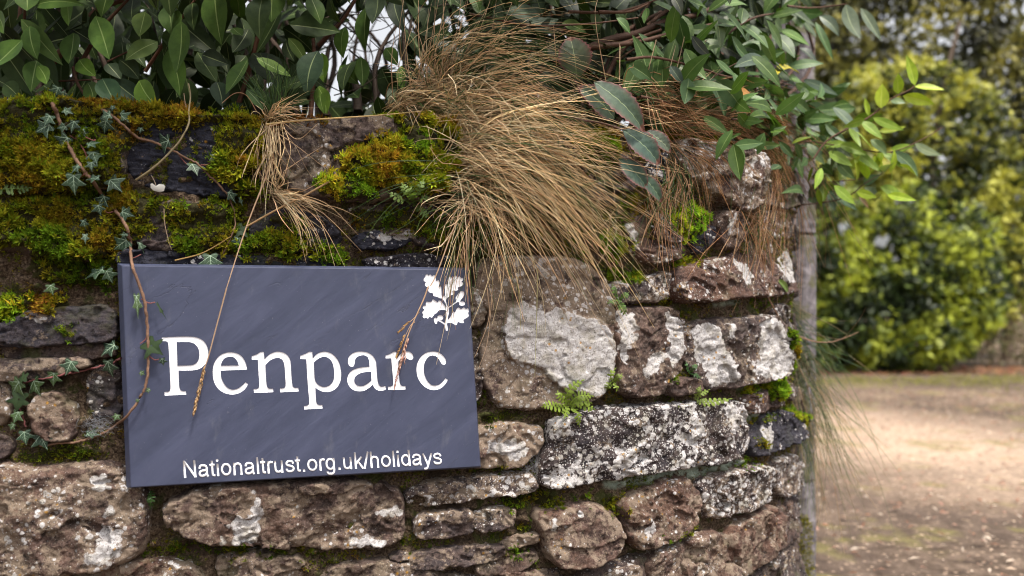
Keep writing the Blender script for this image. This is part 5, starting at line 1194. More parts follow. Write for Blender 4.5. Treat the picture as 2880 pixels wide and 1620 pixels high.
vineC = empty('ivy_vine', tuple(P3(T(4, [(120, 480)]), .01)[0]), 'short ivy runner with green leaves left of the sign, above the small ochre spotted stone', 'ivy')
sp, _ = vine(vineC, [(4, [(610, 350), (560, 380), (480, 398), (400, 420), (340, 432), (240, 450), (120, 480), (90, 560), (110, 640), (130, 700)])], .0018, .0012, (.17, .06, .06))
sp.build('stem', MAT['bark'], vineC, smooth=True)
for c_, s_, a_, kw in [((545, 310), 110, 50, {}), ((552, 405), 118, 350, {'tone': 1, 'narrow': .8}), ((345, 400), 100, 20, {'tone': 1}), ((268, 458), 96, 10, {'tone': 2}), ((182, 500), 122, 330, {'tone': 2}), ((78, 500), 124, 40, {'tone': 2}), ((92, 575), 124, 10, {'dark': True}), ((80, 650), 88, 20, {'tone': 2}), ((110, 455), 80, 80, {'dark': True}), ((60, 700), 50, 30, {'tone': 2}), ((260, 8), 70, 350, {'tone': 2})]:
    ivyleaf(vineC, 4, c_, s_, a_, **kw)

# bent dry twig over the slate slab, and a fallen petal
sp = Soup(); stalk(sp, P3(T(1, [(948, 420), (958, 480), (950, 560), (950, 620), (910, 700), (860, 760), (800, 820), (740, 868), (685, 905)]), np.array([-.01, 0, .02, .03, .035, .035, .035, .03, .022])), .0014, .0022, (.20, .16, .09), 0)
stalk(sp, P3(T(1, [(925, 470), (932, 520), (950, 600)]), np.array([-.01, 0, .02])), .0009, .0012, (.16, .11, .07), 0)
tag(sp.build('dry_twig', MAT['bark'], smooth=True), 'bent dry tan twig crossing the bare slate slab', 'twig')
sp = Soup(); P = T(1, [(757, 925), (765, 922), (785, 935), (800, 926), (822, 928), (832, 938), (824, 962), (800, 966), (770, 958), (758, 945)])
c0 = P3([P.mean(0)], .030)[0]; V = P3(P, .026); V = np.concatenate([V, c0[None]]); i_ = np.arange(10)
sp.add(V, np.stack([i_, (i_ + 1) % 10, np.full(10, 10)], 1), (.62, .60, .56))
tubes(P3(crom(T(1, [(760, 882), (772, 900), (784, 930)]), 6), .027)[None], .0006, (.5, .4, .3), 4, sp)
tag(sp.build('fallen_petal', MAT['far'], smooth=True), 'fallen white petal lying beneath the bare slate slab', 'petal')

# ------------------------------------------------------------ small ferns
def fern(name_label, fronds, lobe=.45, col=(.13, .19, .035), tilt=.02):
    c0 = P3(fronds[0][0][:1], .01)[0]
    e = empty('small_fern', tuple(c0), name_label, 'fern')
    for P, wd, n in fronds:
        Q = crom(P, 3 * n + 2); 
        s0 = px2sz(Q); h0 = samp(HG, s0[:, 0], s0[:, 1])
        off = np.maximum(h0, 0) * .5 + max(h0.max(), 0) * .5 + .006 + tilt * np.sin(np.linspace(0, 2.6, len(Q)))
        W_ = P3(Q, off); sp = Soup(); cc = np.array(col) * rng.uniform(.75, 1.25)
        tg = np.gradient(W_, axis=0); tg /= np.linalg.norm(tg, axis=1, keepdims=True)
        nrm = norm(np.array([rng.normal(.1, .2), -1, rng.normal(.35, .15)]))
        side = np.cross(tg, nrm); side /= np.linalg.norm(side, axis=1, keepdims=True)
        ww = wd * K * W_[0, 1] / FPX * .5
        for k in range(n):
            i = 3 * k + 2; t = k / (n - 1); l = ww * (math.sin(math.pi * (.18 + .8 * t)) ** .7)
            for sg in (-1, 1):
                j = min(i + (1 if sg > 0 else 0), len(W_) - 2); b = W_[j]; d = norm(side[j] * sg + tg[j] * .25)
                q = norm(tg[j]); lw = np.linalg.norm(W_[min(j + 2, len(W_) - 1)] - W_[max(j - 1, 0)]) * .62
                V = np.array([b - q * lw * .5, b + d * l * .55 - q * lw * .62 + nrm * .001, b + d * l * .95 - q * lw * .35, b + d * l * 1.05 + q * lw * .1, b + d * l * .8 + q * lw * .55, b + d * l * .4 + q * lw * .6 + nrm * .001, b + q * lw * .5, b + d * l * .5 + nrm * .0014])
                F = [(7, a, a + 1) for a in range(6)] + [(7, 6, 0)]
                c_ = cc * rng.uniform(.85, 1.2); sp.add(V, F, c_)
        tubes(W_[None], np.linspace(.0009, .0005, len(W_)), np.array(col) * 1.5, 4, sp)
        sp.build('frond', MAT['fern'], e)
    return e
fr = lambda tile, pts, w_, n: (T(tile, pts), w_, n)
fern('bright green rustyback fern growing under the big white crusted stone', [
 fr(5, [(1250, 590), (1240, 540), (1280, 490), (1330, 460)], 52, 8), fr(5, [(1250, 590), (1290, 550), (1330, 540), (1378, 545)], 58, 8), fr(5, [(1250, 595), (1200, 600), (1150, 590), (1112, 600)], 56, 8), fr(5, [(1250, 595), (1240, 620), (1230, 640), (1250, 650)], 44, 5),
 fr(5, [(1255, 595), (1290, 620), (1300, 660), (1305, 700)], 46, 7), fr(5, [(1255, 595), (1300, 580), (1350, 600), (1385, 612)], 52, 7), fr(5, [(1250, 590), (1220, 560), (1200, 540), (1195, 515)], 44, 6), fr(5, [(1250, 590), (1290, 570), (1340, 570), (1370, 580)], 50, 6)], col=(.15, .21, .03))
fern('small green fern below the golden moss cushion', [
 fr(2, [(460, 1020), (400, 1000), (335, 965)], 48, 7), fr(2, [(460, 1010), (430, 960), (410, 918)], 48, 6), fr(2, [(460, 1020), (520, 1000), (580, 995)], 48, 7), fr(2, [(465, 1020), (510, 1060), (550, 1098)], 46, 7), fr(2, [(465, 1010), (500, 950), (525, 895)], 40, 6), fr(2, [(462, 1010), (455, 970), (440, 950)], 56, 5)], col=(.10, .15, .04))
fern('small yellow green fern left of the squarish brown stone', [
 fr(5, [(1475, 470), (1460, 440), (1490, 400)], 36, 5), fr(5, [(1475, 470), (1500, 450), (1520, 430)], 40, 5), fr(5, [(1475, 470), (1450, 490), (1440, 515)], 40, 5), fr(5, [(1475, 470), (1490, 500), (1500, 518)], 36, 4)], col=(.14, .19, .03))
fern('green fern in the joint above the squarish brown stone', [
 fr(6, [(70, 60), (50, 20), (40, -20)], 36, 5), fr(6, [(70, 60), (90, 100), (112, 142)], 42, 6), fr(6, [(70, 60), (100, 40), (125, 20)], 36, 5), fr(6, [(70, 60), (40, 70), (15, 80)], 36, 5)], col=(.08, .14, .035))
fern('two long fern fronds lying along the ledge of the long speckled stone', [
 fr(6, [(455, 560), (500, 575), (570, 570), (645, 555)], 46, 9), fr(6, [(455, 555), (490, 530), (530, 510)], 34, 6), fr(6, [(455, 560), (470, 520), (485, 490)], 34, 6)], col=(.15, .20, .04))
fern('dark fern tuft in the joint beside the pale lichen plates', [
 fr(6, [(430, 430), (450, 400), (470, 380)], 30, 5), fr(6, [(430, 430), (460, 440), (490, 450)], 30, 5), fr(6, [(430, 430), (415, 400), (410, 370)], 26, 5)], col=(.04, .09, .03))
fern('pale fern frond poking from the moss at the left end', [
 fr(1, [(-60, 955), (40, 950), (100, 948), (165, 945)], 80, 9)], col=(.11, .17, .05), tilt=.0)
fern('dark green fern under the lower left corner of the sign', [
 fr(4, [(755, 1020), (760, 1060), (755, 1115)], 44, 6)], col=(.03, .07, .015))
# ------------------------------------------------------------ grasses
STRAW = np.array([(.86, .68, .43), (.72, .52, .31), (.92, .80, .56), (.52, .33, .18), (.84, .62, .40), (.90, .74, .46)])
GREEN = np.array([(.06, .12, .035), (.09, .15, .04), (.05, .09, .04)])
def mane(sp, guides, n, off, j0=6., j1=26., r=.0009, green=.1, ls=(.65, 1.05), kpts=11, cols=STRAW, offj=.012, curl=1.):
    """guides: list of photo-space polylines (hair guides); off: (root, mid, tip) metres off the face"""
    G = np.array([crom(g_, 12) for g_ in guides]); k = 12; m = len(G)
    u = rng.uniform(0, m - 1, n) if m > 1 else np.zeros(n); i = np.minimum(u.astype(int), max(m - 2, 0)); f = (u - i)[:, None, None]
    P = G[i] * (1 - f) + G[np.minimum(i + 1, m - 1)] * f
    L = rng.uniform(ls[0], ls[1], n)
    t = np.linspace(0, 1, kpts)
    tt = L[:, None] * t[None] * (k - 1); a = np.clip(tt.astype(int), 0, k - 2); ff = (tt - a)[..., None]
    P = P[np.arange(n)[:, None], a] * (1 - ff) + P[np.arange(n)[:, None], a + 1] * ff
    # each blade leans its own way: rotate it about its root
    an = rng.normal(0, .24 * curl, (n, 1)); ca, sa = np.cos(an), np.sin(an); D_ = P - P[:, :1]
    P = P[:, :1] + np.stack([D_[..., 0] * ca - D_[..., 1] * sa, D_[..., 0] * sa + D_[..., 1] * ca], -1)
    P = P + rng.normal(0, j0, (n, 1, 2)) + rng.normal(0, j1, (n, 1, 2)) * (t[None, :, None] ** 1.3)
    # some blades are bent sharply part-way
    kb = rng.uniform(.35, .85, (n, 1)); kn = np.where(rng.uniform(0, 1, (n, 1)) < .22 * curl, rng.normal(0, 45, (n, 1)), 0)
    P[..., 1] += np.clip(t[None] - kb, 0, 1) * kn * 2.2
    ph = rng.uniform(0, 6.28, (n, 1)); P = P + (np.stack([np.sin(t[None] * 4 + ph), np.cos(t[None] * 3 + ph)], -1) * rng.uniform(2, 16, (n, 1, 1)) * curl * t[None, :, None])
    O = np.interp(t, [0, .5, 1], off)[None] + rng.normal(0, offj, (n, 1)) + rng.normal(0, offj * 1.2, (n, 1)) * t[None]
    W_ = P3(P.reshape(-1, 2), O.ravel()).reshape(n, kpts, 3)
    c = cols[rng.integers(0, len(cols), n)] * rng.uniform(.6, 1.2, (n, 1))
    gm = rng.uniform(0, 1, n) < green; c[gm] = GREEN[rng.integers(0, 3, gm.sum())] * rng.uniform(.7, 1.3, (gm.sum(), 1))
    c = c[:, None] * np.linspace(.85, 1.1, kpts)[None, :, None]
    rr = r * rng.uniform(.6, 1.15, (n, 1)) * np.interp(t, [0, .2, .75, 1], [.8, 1, .8, .25])[None]
    c = c * np.where(rng.uniform(0, 1, (n, 1, 1)) < .2, 1.25, 1.)
    tubes(W_, rr, c, 3, sp)
t2 = lambda pts: T(2, pts)
sp = Soup()
OFFT = (-.02, .05, .06)
mane(sp, [t2([(560, 560), (600, 380), (760, 250), (1000, 240), (1180, 330)]), t2([(600, 560), (700, 350), (880, 240), (1130, 300), (1320, 430)]), t2([(620, 570), (760, 400), (960, 340), (1200, 460), (1420, 640)]),
          t2([(640, 580), (800, 470), (1000, 430), (1260, 600), (1480, 800)])], 230, (-.06, .04, .05), 50, 90, .0007, .50)
mane(sp, [t2([(640, 590), (820, 500), (1040, 500), (1300, 700), (1500, 850)]), t2([(700, 640), (860, 600), (1080, 640), (1330, 830), (1560, 1000)]), t2([(730, 740), (880, 700), (1100, 760), (1400, 950), (1650, 1120)]),
          t2([(740, 830), (900, 800), (1150, 880), (1420, 1060), (1600, 1260)])], 430, (.0, .07, .08), 60, 80, .00078, .16, (.45, .98), offj=.018)
mane(sp, [t2([(740, 900), (900, 860), (1150, 930), (1400, 1120), (1600, 1330)]), t2([(760, 950), (900, 910), (1100, 1000), (1330, 1200), (1480, 1420)]), t2([(780, 980), (880, 960), (1020, 1060), (1180, 1250), (1270, 1440)]),
          t2([(770, 970), (850, 990), (930, 1110), (1040, 1260), (1100, 1400)])], 260, (.015, .07, .08), 55, 80, .00078, .14, (.40, .88), offj=.018)
mane(sp, [t2([(600, 560), (560, 470), (470, 420), (360, 470)]), t2([(640, 560), (600, 420), (560, 330), (520, 240)]), t2([(620, 570), (660, 380), (800, 260), (960, 200)])], 190, (-.05, .0, .0), 16, 30, .0008, .4)
mane(sp, [t2([(420, 560), (480, 480), (600, 440), (760, 420)]), t2([(350, 545), (450, 500), (600, 500), (800, 560)]), t2([(560, 590), (700, 560), (820, 600), (860, 760)])], 150, (-.04, .0, .02), 16, 26, .0008, .2)
# broken bits lying every way through the mat, and a thin paler top layer
for q_ in range(260):
    t_ = rng.uniform(0, 1); cx_, cy_ = rng.uniform(620, 1500), 0
    cy_ = np.interp(cx_, [620, 900, 1200, 1500], [430, 620, 800, 1050]) + rng.normal(0, 130)
    an_ = rng.normal(.75, .75); L_q = rng.uniform(50, 210)
    pts_ = [(cx_, cy_), (cx_ + L_q * .5 * math.cos(an_), cy_ + L_q * .5 * math.sin(an_) + rng.normal(0, 8)), (cx_ + L_q * math.cos(an_ + .25), cy_ + L_q * math.sin(an_ + .25))]
    W_ = P3(crom(T(2, pts_), 7), rng.uniform(.05, .11) + np.linspace(0, rng.normal(0, .015), 7)); cq = STRAW[rng.integers(6)] if rng.uniform() > .3 else GREEN[rng.integers(3)] * 1.2
    tubes(W_[None], np.linspace(.0009, .0003, 7) * rng.uniform(.6, 1.2), cq * rng.uniform(.7, 1.15), 3, sp)
mane(sp, [t2([(740, 700), (900, 640), (1100, 700), (1380, 880), (1640, 1120)]), t2([(740, 850), (900, 800), (1150, 880), (1400, 1060), (1600, 1300)]), t2([(760, 950), (900, 900), (1100, 980), (1300, 1160), (1450, 1400)])], 90, (.05, .10, .10), 40, 60, .0008, .1, (.5, 1.1), cols=STRAW[[0, 2, 5]], curl=1.4)
# low scruff at the roots
mane(sp, [t2([(330, 560), (380, 500), (470, 540)]), t2([(560, 560), (650, 500), (760, 540)]), t2([(700, 620), (760, 700), (730, 840)]), t2([(640, 600), (720, 660), (740, 900)])], 260, (-.02, .02, .03), 16, 22, .0008, .15)
# left-hanging and drooping wisps
mane(sp, [t2([(800, 940), (700, 950), (600, 990), (560, 1080)]), t2([(800, 950), (740, 1000), (660, 1100), (640, 1300)]), t2([(800, 960), (790, 1060), (820, 1200), (760, 1320)]), t2([(820, 960), (880, 1100), (920, 1300), (950, 1420)])], 60, (.02, .06, .06), 34, 40, .0008, .45)
mane(sp, [t2([(790, 930), (720, 900), (600, 890), (540, 930)]), t2([(800, 960), (700, 950), (620, 980), (560, 960)])], 40, (.02, .06, .06), 26, 34, .0009, .0)
mane(sp, [t2([(770, 1000), (720, 1120), (690, 1260), (670, 1449)]), t2([(790, 1000), (780, 1150), (750, 1300), (740, 1449)]), t2([(850, 1000), (870, 1200), (870, 1400), (840, 1560)]), t2([(980, 1100), (1000, 1300), (1010, 1449), (1010, 1620)])], 26, (.03, .075, .075), 10, 26, .00075, .35, (.8, 1.2))
# green blades left of the mane
mane(sp, [t2([(600, 560), (780, 430), (900, 360), (980, 180)]), t2([(600, 880), (300, 960), (150, 1040)]), t2([(850, 830), (600, 880), (330, 950), (100, 1050)]), t2([(700, 900), (560, 1080), (420, 1250), (300, 1330)])], 16, (.02, .06, .05), 6, 16, .0007, .9)
tus = sp.build('grass_tussock', MAT['grass'], smooth=True)
tag(tus, 'big shaggy straw coloured grass tussock spilling to the right over the wall', 'grass tussock')
# tall upright straws in the tussock
sp = Soup()
def straw(sp, tile, pts, off, r=.0010, col=(.55, .38, .24), n=14, r1=.4):
    P = crom(T(tile, pts), n); O = np.interp(np.linspace(0, 1, n), np.linspace(0, 1, len(off)), off)
    tubes(P3(P, O)[None], np.linspace(r, r * r1, n), np.array(col) * rng.uniform(.85, 1.15), 4, sp)
for pts in ([(780, 650), (800, 480), (850, 250), (890, -20)], [(785, 640), (830, 330), (900, 170), (980, -20)], [(540, 480), (500, 260), (495, -20)], [(460, 480), (440, 300), (410, -20)], [(560, 360), (575, 150), (580, -20)], [(600, 480), (640, 300), (690, 150), (710, -20)],
            [(640, 460), (680, 250), (750, -20)], [(660, 380), (700, 160), (740, -20)], [(700, 420), (760, 200), (840, 40)], [(590, 520), (620, 260), (620, -20)], [(520, 460), (560, 200), (600, -20)], [(560, 420), (610, 120), (640, -20)], [(410, 300), (400, 150), (425, -20)], [(365, 480), (360, 300), (380, 150)],
            [(700, 300), (790, 180), (860, -10)], [(480, 480), (520, 250), (560, 20)], [(540, 520), (530, 300), (480, 120)], [(620, 500), (700, 260), (800, 100)], [(1190, 330), (1175, 130)], [(1440, 420), (1385, 100), (1400, -20)], [(1505, 410), (1508, 220)], [(1640, 400), (1690, 200)]):
    straw(sp, 2, pts, (.0, .03, .03, .02), .0011)
for pts in ([(75, 410), (80, 230)], [(205, 410), (262, 200)], [(320, 380), (358, 230)], [(350, 400), (380, 280), (402, 185)], [(120, 560), (100, 420)]):
    straw(sp, 3, pts, (.02, .0), .0012)
tag(sp.build('upright_straws', MAT['grass'], smooth=True), 'sheaf of tall thin straws standing up out of the big tussock', 'dry straws')
# right-hand tussock
t3 = lambda pts: T(3, pts); t6 = lambda pts: T(6, pts)
BR = np.array([(.46, .26, .13), (.56, .34, .19), (.34, .18, .09), (.62, .42, .25)])
sp = Soup()
mane(sp, [t3([(180, 480), (260, 430), (330, 560), (420, 640)]), t3([(180, 560), (300, 560), (450, 620), (600, 640)]), t3([(300, 640), (480, 600), (640, 620), (780, 720)])], 160, (-.04, .03, .04), 26, 46, .0010, .25, cols=BR)
mane(sp, [t3([(330, 690), (500, 640), (680, 640), (820, 720)]), t3([(420, 640), (620, 600), (800, 640), (940, 760), (1010, 900)]), t3([(560, 620), (760, 630), (920, 760), (1000, 930), (1010, 1120)]), t3([(660, 640), (820, 700), (920, 840), (950, 1050), (920, 1300)])], 230, (-.05, .03, .05), 34, 54, .0008, .25, cols=BR)
mane(sp, [t3([(660, 680), (800, 760), (860, 920), (850, 1120), (790, 1320)]), t3([(700, 680), (860, 780), (930, 960), (950, 1200), (960, 1400)]), t3([(740, 690), (900, 820), (980, 1000), (1000, 1180), (1000, 1380)])], 120, (-.02, .05, .06), 34, 54, .0008, .2, (.5, 1.05), cols=BR)
mane(sp, [t3([(330, 740), (420, 800), (480, 920), (520, 1080), (545, 1300)]), t3([(330, 740), (460, 790), (560, 880), (640, 1040)]), t3([(350, 720), (520, 770), (600, 870), (650, 1000)])], 70, (.0, .05, .06), 10, 18, .0009, .15, cols=BR)
mane(sp, [t3([(290, 720), (330, 860), (370, 1000), (390, 1150)]), t3([(310, 760), (400, 900), (330, 1040), (300, 1200)]), t3([(180, 1000), (240, 1150), (320, 1300), (400, 1450)])], 90, (.0, .04, .05), 16, 30, .0009, .45, cols=BR)
mane(sp, [t3([(690, 1050), (730, 1130), (760, 1220), (720, 1400)]), t3([(640, 1050), (700, 1080), (740, 1200), (770, 1449)]), t3([(820, 1000), (830, 1200), (800, 1380), (760, 1500)])], 60, (.02, .05, .05), 14, 26, .0009, .2, cols=BR)
tag(sp.build('grass_tussock', MAT['grass'], smooth=True), 'brown grass tussock draped over the top right corner of the wall', 'grass tussock')
# green-brown grass hanging down the far corner
sp = Soup(); C3 = np.array([(.36, .28, .15), (.22, .24, .10), (.46, .33, .19), (.16, .20, .08)])
mane(sp, [t6([(920, 60), (1000, 150), (1080, 230), (1130, 330)]), t6([(920, 120), (1020, 240), (1120, 330), (1200, 400)]), t6([(930, 180), (1040, 300), (1120, 420), (1240, 560)])], 30, (-.1, -.06, .0), 14, 34, .0009, .6, cols=C3)
mane(sp, [t6([(930, 200), (1000, 360), (1090, 560), (1180, 820)]), t6([(940, 280), (1000, 500), (1060, 700), (1110, 900)]), t6([(950, 350), (980, 600), (1010, 850), (1030, 1150)]), t6([(960, 460), (1000, 700), (1040, 950), (1000, 1250)])], 210, (-.16, -.08, .0), 30, 54, .0009, .22, (.5, 1.1), cols=C3)
mane(sp, [t6([(960, 520), (1000, 620), (1060, 640), (1100, 740)]), t6([(960, 700), (1010, 820), (980, 1000), (960, 1150)]), t6([(940, 560), (1080, 580), (1200, 800), (1280, 960)])], 90, (-.14, -.08, -.02), 30, 54, .0008, .3, cols=C3)
mane(sp, [t6([(930, 150), (1100, 280), (1200, 330), (1245, 385)]), t6([(1000, 330), (1100, 400), (1200, 480), (1300, 550)])], 12, (-.1, -.04, .02), 8, 14, .0012, .8, cols=C3)
tag(sp.build('grass_tussock', MAT['grass'], smooth=True), 'dull green grass clump hanging down the far right corner of the wall', 'grass tussock')
sp = Soup()
straw(sp, 6, [(820, 40), (880, 150), (960, 230), (1050, 268), (1140, 272), (1210, 250), (1278, 222)], (.05, .06, .05, .05), .0022, (.26, .15, .10))
tag(sp.build('curved_twig', MAT['bark'], smooth=True), 'curved brown twig sticking out past the right end of the wall', 'twig')
sp = Soup(); straw(sp, 3, [(1130, 1000), (1180, 1090), (1250, 1190), (1340, 1290), (1430, 1449)], (.1, .05), .0009, (.08, .12, .06)); straw(sp, 3, [(1140, 1000), (1200, 1110), (1300, 1230), (1345, 1310)], (.12, .05), .0009, (.08, .12, .06))
tag(sp.build('thin_tendril', MAT['grass'], smooth=True), 'thin green tendril dangling before the far hedge', 'tendril')
# wisp in the gap of the coping
t1 = lambda pts: T(1, pts)
sp = Soup()
mane(sp, [t1([(1340, 620), (1330, 740), (1370, 880), (1392, 970)]), t1([(1370, 630), (1360, 760), (1350, 880), (1390, 975)]), t1([(1385, 640), (1420, 760), (1400, 880), (1395, 980)])], 42, (.02, .045, .035), 9, 20, .0008, .05, (.7, 1.))
mane(sp, [t1([(1385, 960), (1450, 1030), (1520, 1130), (1560, 1250)]), t1([(1390, 970), (1500, 1030), (1600, 1120), (1675, 1300)]), t1([(1390, 980), (1430, 1060), (1500, 1160), (1540, 1280)])], 38, (.02, .045, .045), 9, 26, .0008, .0, (.5, 1.15))
mane(sp, [t1([(1390, 940), (1450, 880), (1400, 760)]), t1([(1390, 960), (1350, 900), (1330, 800)]), t1([(1400, 980), (1500, 1000), (1640, 1080)]), t1([(1400, 960), (1560, 1040), (1690, 1070)])], 30, (.02, .04, .04), 5, 14, .0008, .1, (.5, 1.))
for a in ([(1405, 675), (1500, 740), (1640, 850)], [(1430, 860), (1520, 800), (1625, 735)], [(1340, 640), (1450, 610), (1580, 600)], [(1420, 640), (1500, 700), (1600, 620)]): straw(sp, 1, a, (.045, .05), .0009)
tag(sp.build('grass_wisp', MAT['grass'], smooth=True), 'tangled wisp of dry grass in the gap between the mossy and the bare coping stones', 'grass wisp')
# straws
def single(label, tile, pts, off, r=.0012, col=(.60, .44, .26), name='dry_straw', r1=.5, more=None):
    sp = Soup(); straw(sp, tile, pts, off, r, col, 20, r1)
    if more: more(sp)
    return tag(sp.build(name, MAT['grass'], smooth=True), label, 'straw')
single('long pale straw lying flat along the top of the bare coping stone', 1, [(1338, 626), (1450, 612), (1600, 600), (1717, 592), (1900, 580), (2120, 560)], (.035, .04, .04), .0019, (.62, .46, .22), r1=.4)
single('tan straw slanting from the coping gap down to the moss', 1, [(1240, 1140), (1400, 1050), (1520, 990), (1660, 912)], (.05, .05, .05), .0017, (.42, .27, .14), r1=1.)
single('forked dry stem lying across the lower moss above the sign', 1, [(880, 1310), (1000, 1280), (1080, 1240), (1160, 1190)], (.04, .045, .05), .0012, (.45, .30, .12))
single('fine pale root hanging over the moss above the sign', 1, [(825, 1050), (828, 1120), (845, 1200), (862, 1255)], (.025, .03, .03), .0007, (.5, .36, .25))
def seed_head(sp, tile, a, b, n, L, col, off, wd=.5):
    A_, B_ = P3(T(tile, [a, b]), off); ax = norm(B_ - A_)
    for k in range(n):
        t = (k + rng.uniform(-.3, .3)) / n; p = A_ * (1 - t) + B_ * t
        pw = .35 + .65 * math.sin(math.pi * min(1, t * .85 + .15))
        r_ = norm(np.cross(ax, rng.normal(0, 1, 3))) * wd * pw
        d = norm(ax + r_); w_ = norm(np.cross(d, rng.normal(0, 1, 3))) * L * .13; v_ = np.cross(w_, d)
        q0 = p + r_ * .0006; c_ = np.array(col[rng.integers(len(col))]) * rng.uniform(.75, 1.25)
        V = [q0, q0 + d * L * .4 + w_, q0 + d * L * .4 + v_, q0 + d * L * .4 - w_, q0 + d * L * .4 - v_, q0 + d * L]
        sp.add(V, [(0, 1, 2), (0, 2, 3), (0, 3, 4), (0, 4, 1), (5, 2, 1), (5, 3, 2), (5, 4, 3), (5, 1, 4)], c_)
def stem_thing(label, paths, heads, base):
    e = empty('seeding_grass_stem', tuple(P3(T(base[0], [base[1]]), .05)[0]), label, 'grass stem')
    sp = Soup()
    for tile, pts, off, r_ in paths: straw(sp, tile, pts, off, r_, (.66, .46, .30), 20, .5)
    sp.build('stem', MAT['grass'], e, smooth=True)
    for tile, a, b, n, L, off, cols in heads:
        sp = Soup(); seed_head(sp, tile, a, b, n, L, cols, off); sp.build('seed_head', MAT['grass'], e)
TAN = [(.60, .40, .20), (.72, .52, .32), (.48, .30, .14)]; PINK = [(.62, .36, .28), (.72, .48, .38), (.50, .26, .20)]
stem_thing('long straw with one narrow seed head hanging across the first letter of the sign',
  [(1, [(1372, 800), (1310, 960), (1240, 1140), (1190, 1290), (1140, 1449)], (.045, .05, .06), .0016), (4, [(1140, 0), (1095, 170), (1050, 340), (1030, 400), (1000, 500), (975, 640)], (.06, .055, .052), .0013)],
  [(4, (1032, 390), (976, 625), 60, .010, .054, TAN)], (1, (1372, 800)))
stem_thing('reddish grass stem with three drooping seed heads hanging beside the oak leaf emblem',
  [(2, [(900, 800), (840, 880), (760, 970), (680, 1130), (590, 1370), (555, 1440)], (.06, .07, .065), .0019), (5, [(545, -10), (520, 60), (470, 170), (435, 260), (400, 380), (372, 515)], (.065, .06, .054), .0014), (5, [(500, 120), (475, 150), (430, 190), (395, 225)], (.06, .058), .0008), (5, [(478, 170), (455, 190), (425, 250), (388, 335)], (.06, .056), .0008)],
  [(5, (455, 165), (395, 222), 18, .008, .058, [(.55, .32, .10), (.42, .24, .08)]), (5, (428, 232), (385, 345), 26, .008, .057, [(.55, .32, .10), (.42, .24, .08), (.36, .2, .1)]), (5, (445, 250), (400, 400), 44, .010, .057, PINK), (5, (405, 380), (374, 500), 22, .007, .055, [(.42, .14, .14), (.55, .25, .2)]), (5, (430, 300), (425, 375), 10, .008, .057, PINK)], (2, (900, 800)))
# thin blades over the emblem
sp = Soup()
for tile, pts, c_ in ((2, [(700, 1090), (680, 1250), (655, 1400), (640, 1500)], (.30, .30, .12)), (2, [(760, 1060), (720, 1250), (690, 1400), (665, 1520), (620, 1590)], (.50, .32, .20)), (2, [(740, 1100), (735, 1250), (745, 1400), (740, 1530)], (.45, .2, .14)), (2, [(790, 1100), (830, 1250), (800, 1330)], (.5, .35, .2)),
                      (2, [(720, 1120), (700, 1300), (660, 1449), (650, 1500)], (.28, .30, .10)), (2, [(760, 1150), (735, 1350), (733, 1449), (720, 1500)], (.5, .34, .2))):
    straw(sp, tile, pts, (.06, .07, .06), .0008, c_)
for tile, pts, c_ in ((5, [(668, -60), (655, 60), (665, 100), (683, 210)], (.45, .25, .16)), (5, [(660, -40), (640, 120), (610, 270), (585, 385)], (.62, .50, .36)), (5, [(630, -60), (615, 60), (600, 120)], (.45, .3, .2)), (5, [(745, -180), (750, -80), (757, -10)], (.55, .35, .22)),
                      (5, [(870, -60), (858, 120), (840, 280), (800, 400)], (.55, .38, .25)), (5, [(840, 0), (850, 150), (790, 320), (775, 350)], (.55, .38, .25)), (5, [(1095, -100), (1090, 150), (1085, 300), (1080, 450)], (.35, .33, .15)), (5, [(990, -60), (1005, 80), (1010, 210)], (.35, .3, .1)), (5, [(945, 60), (920, 200), (905, 300)], (.10, .10, .05))):
    straw(sp, tile, pts, (.058, .058, .056), .0008, c_)
tag(sp.build('dangling_blades', MAT['grass'], smooth=True), 'few thin grass blades dangling over the top right corner of the sign', 'grass blades')
# green sprout
sp = Soup(); 
mane(sp, [t1([(1370, 580), (1320, 480), (1240, 390)]), t1([(1380, 580), (1340, 420), (1300, 300)]), t1([(1390, 580), (1385, 450), (1382, 340)]), t1([(1400, 580), (1440, 450), (1510, 370)]), t1([(1400, 590), (1480, 480), (1600, 440)])], 70, (.0, .01, .02), 7, 14, .0009, 1., (.5, 1.1), cols=GREEN)
mane(sp, [t1([(1340, 590), (1420, 560), (1520, 570), (1620, 590)]), t1([(1350, 600), (1440, 540), (1560, 540)]), t1([(1330, 600), (1300, 560), (1250, 560)])], 60, (.0, .02, .03), 6, 14, .0008, .15, (.4, 1.))
straw(sp, 1, [(1290, 560), (1240, 480), (1180, 470), (1115, 520)], (.0, .03), .0009, (.45, .25, .14))
tag(sp.build('grass_sprout', MAT['grass'], smooth=True), 'small sprout of fresh green grass at the coping gap', 'grass sprout')

# ------------------------------------------------------------ cobwebs
def web(label, tile, c_, rad, n, hub=None):
    sp = Soup(); 
    for k in range(n):
        a_, b_ = rng.uniform(0, 6.28, 2); r1, r2 = rng.uniform(.1, 1, 2)
        P = [(c_[0] + rad[0] * r1 * math.cos(a_), c_[1] + rad[1] * r1 * math.sin(a_)), (c_[0] + rad[0] * r2 * math.cos(b_) + rng.normal(0, 10), c_[1] + rad[1] * r2 * math.sin(b_) + rng.normal(0, 8))]
        m_ = ((P[0][0] + P[1][0]) / 2 + rng.normal(0, 6), (P[0][1] + P[1][1]) / 2 + rng.normal(2, 6))
        W_ = P3(crom(T(tile, [P[0], m_, P[1]]), 6), np.linspace(*rng.uniform(-.002, .02, 2), 6)); tubes(W_[None], .00014, (.36, .37, .40), 3, sp)
    tag(sp.build('cobweb', MAT['far']), label, 'cobweb')
web('grey cobweb in the dark joint left of the sign, around the ivy stem', 4, (490, 690), (110, 80), 90)
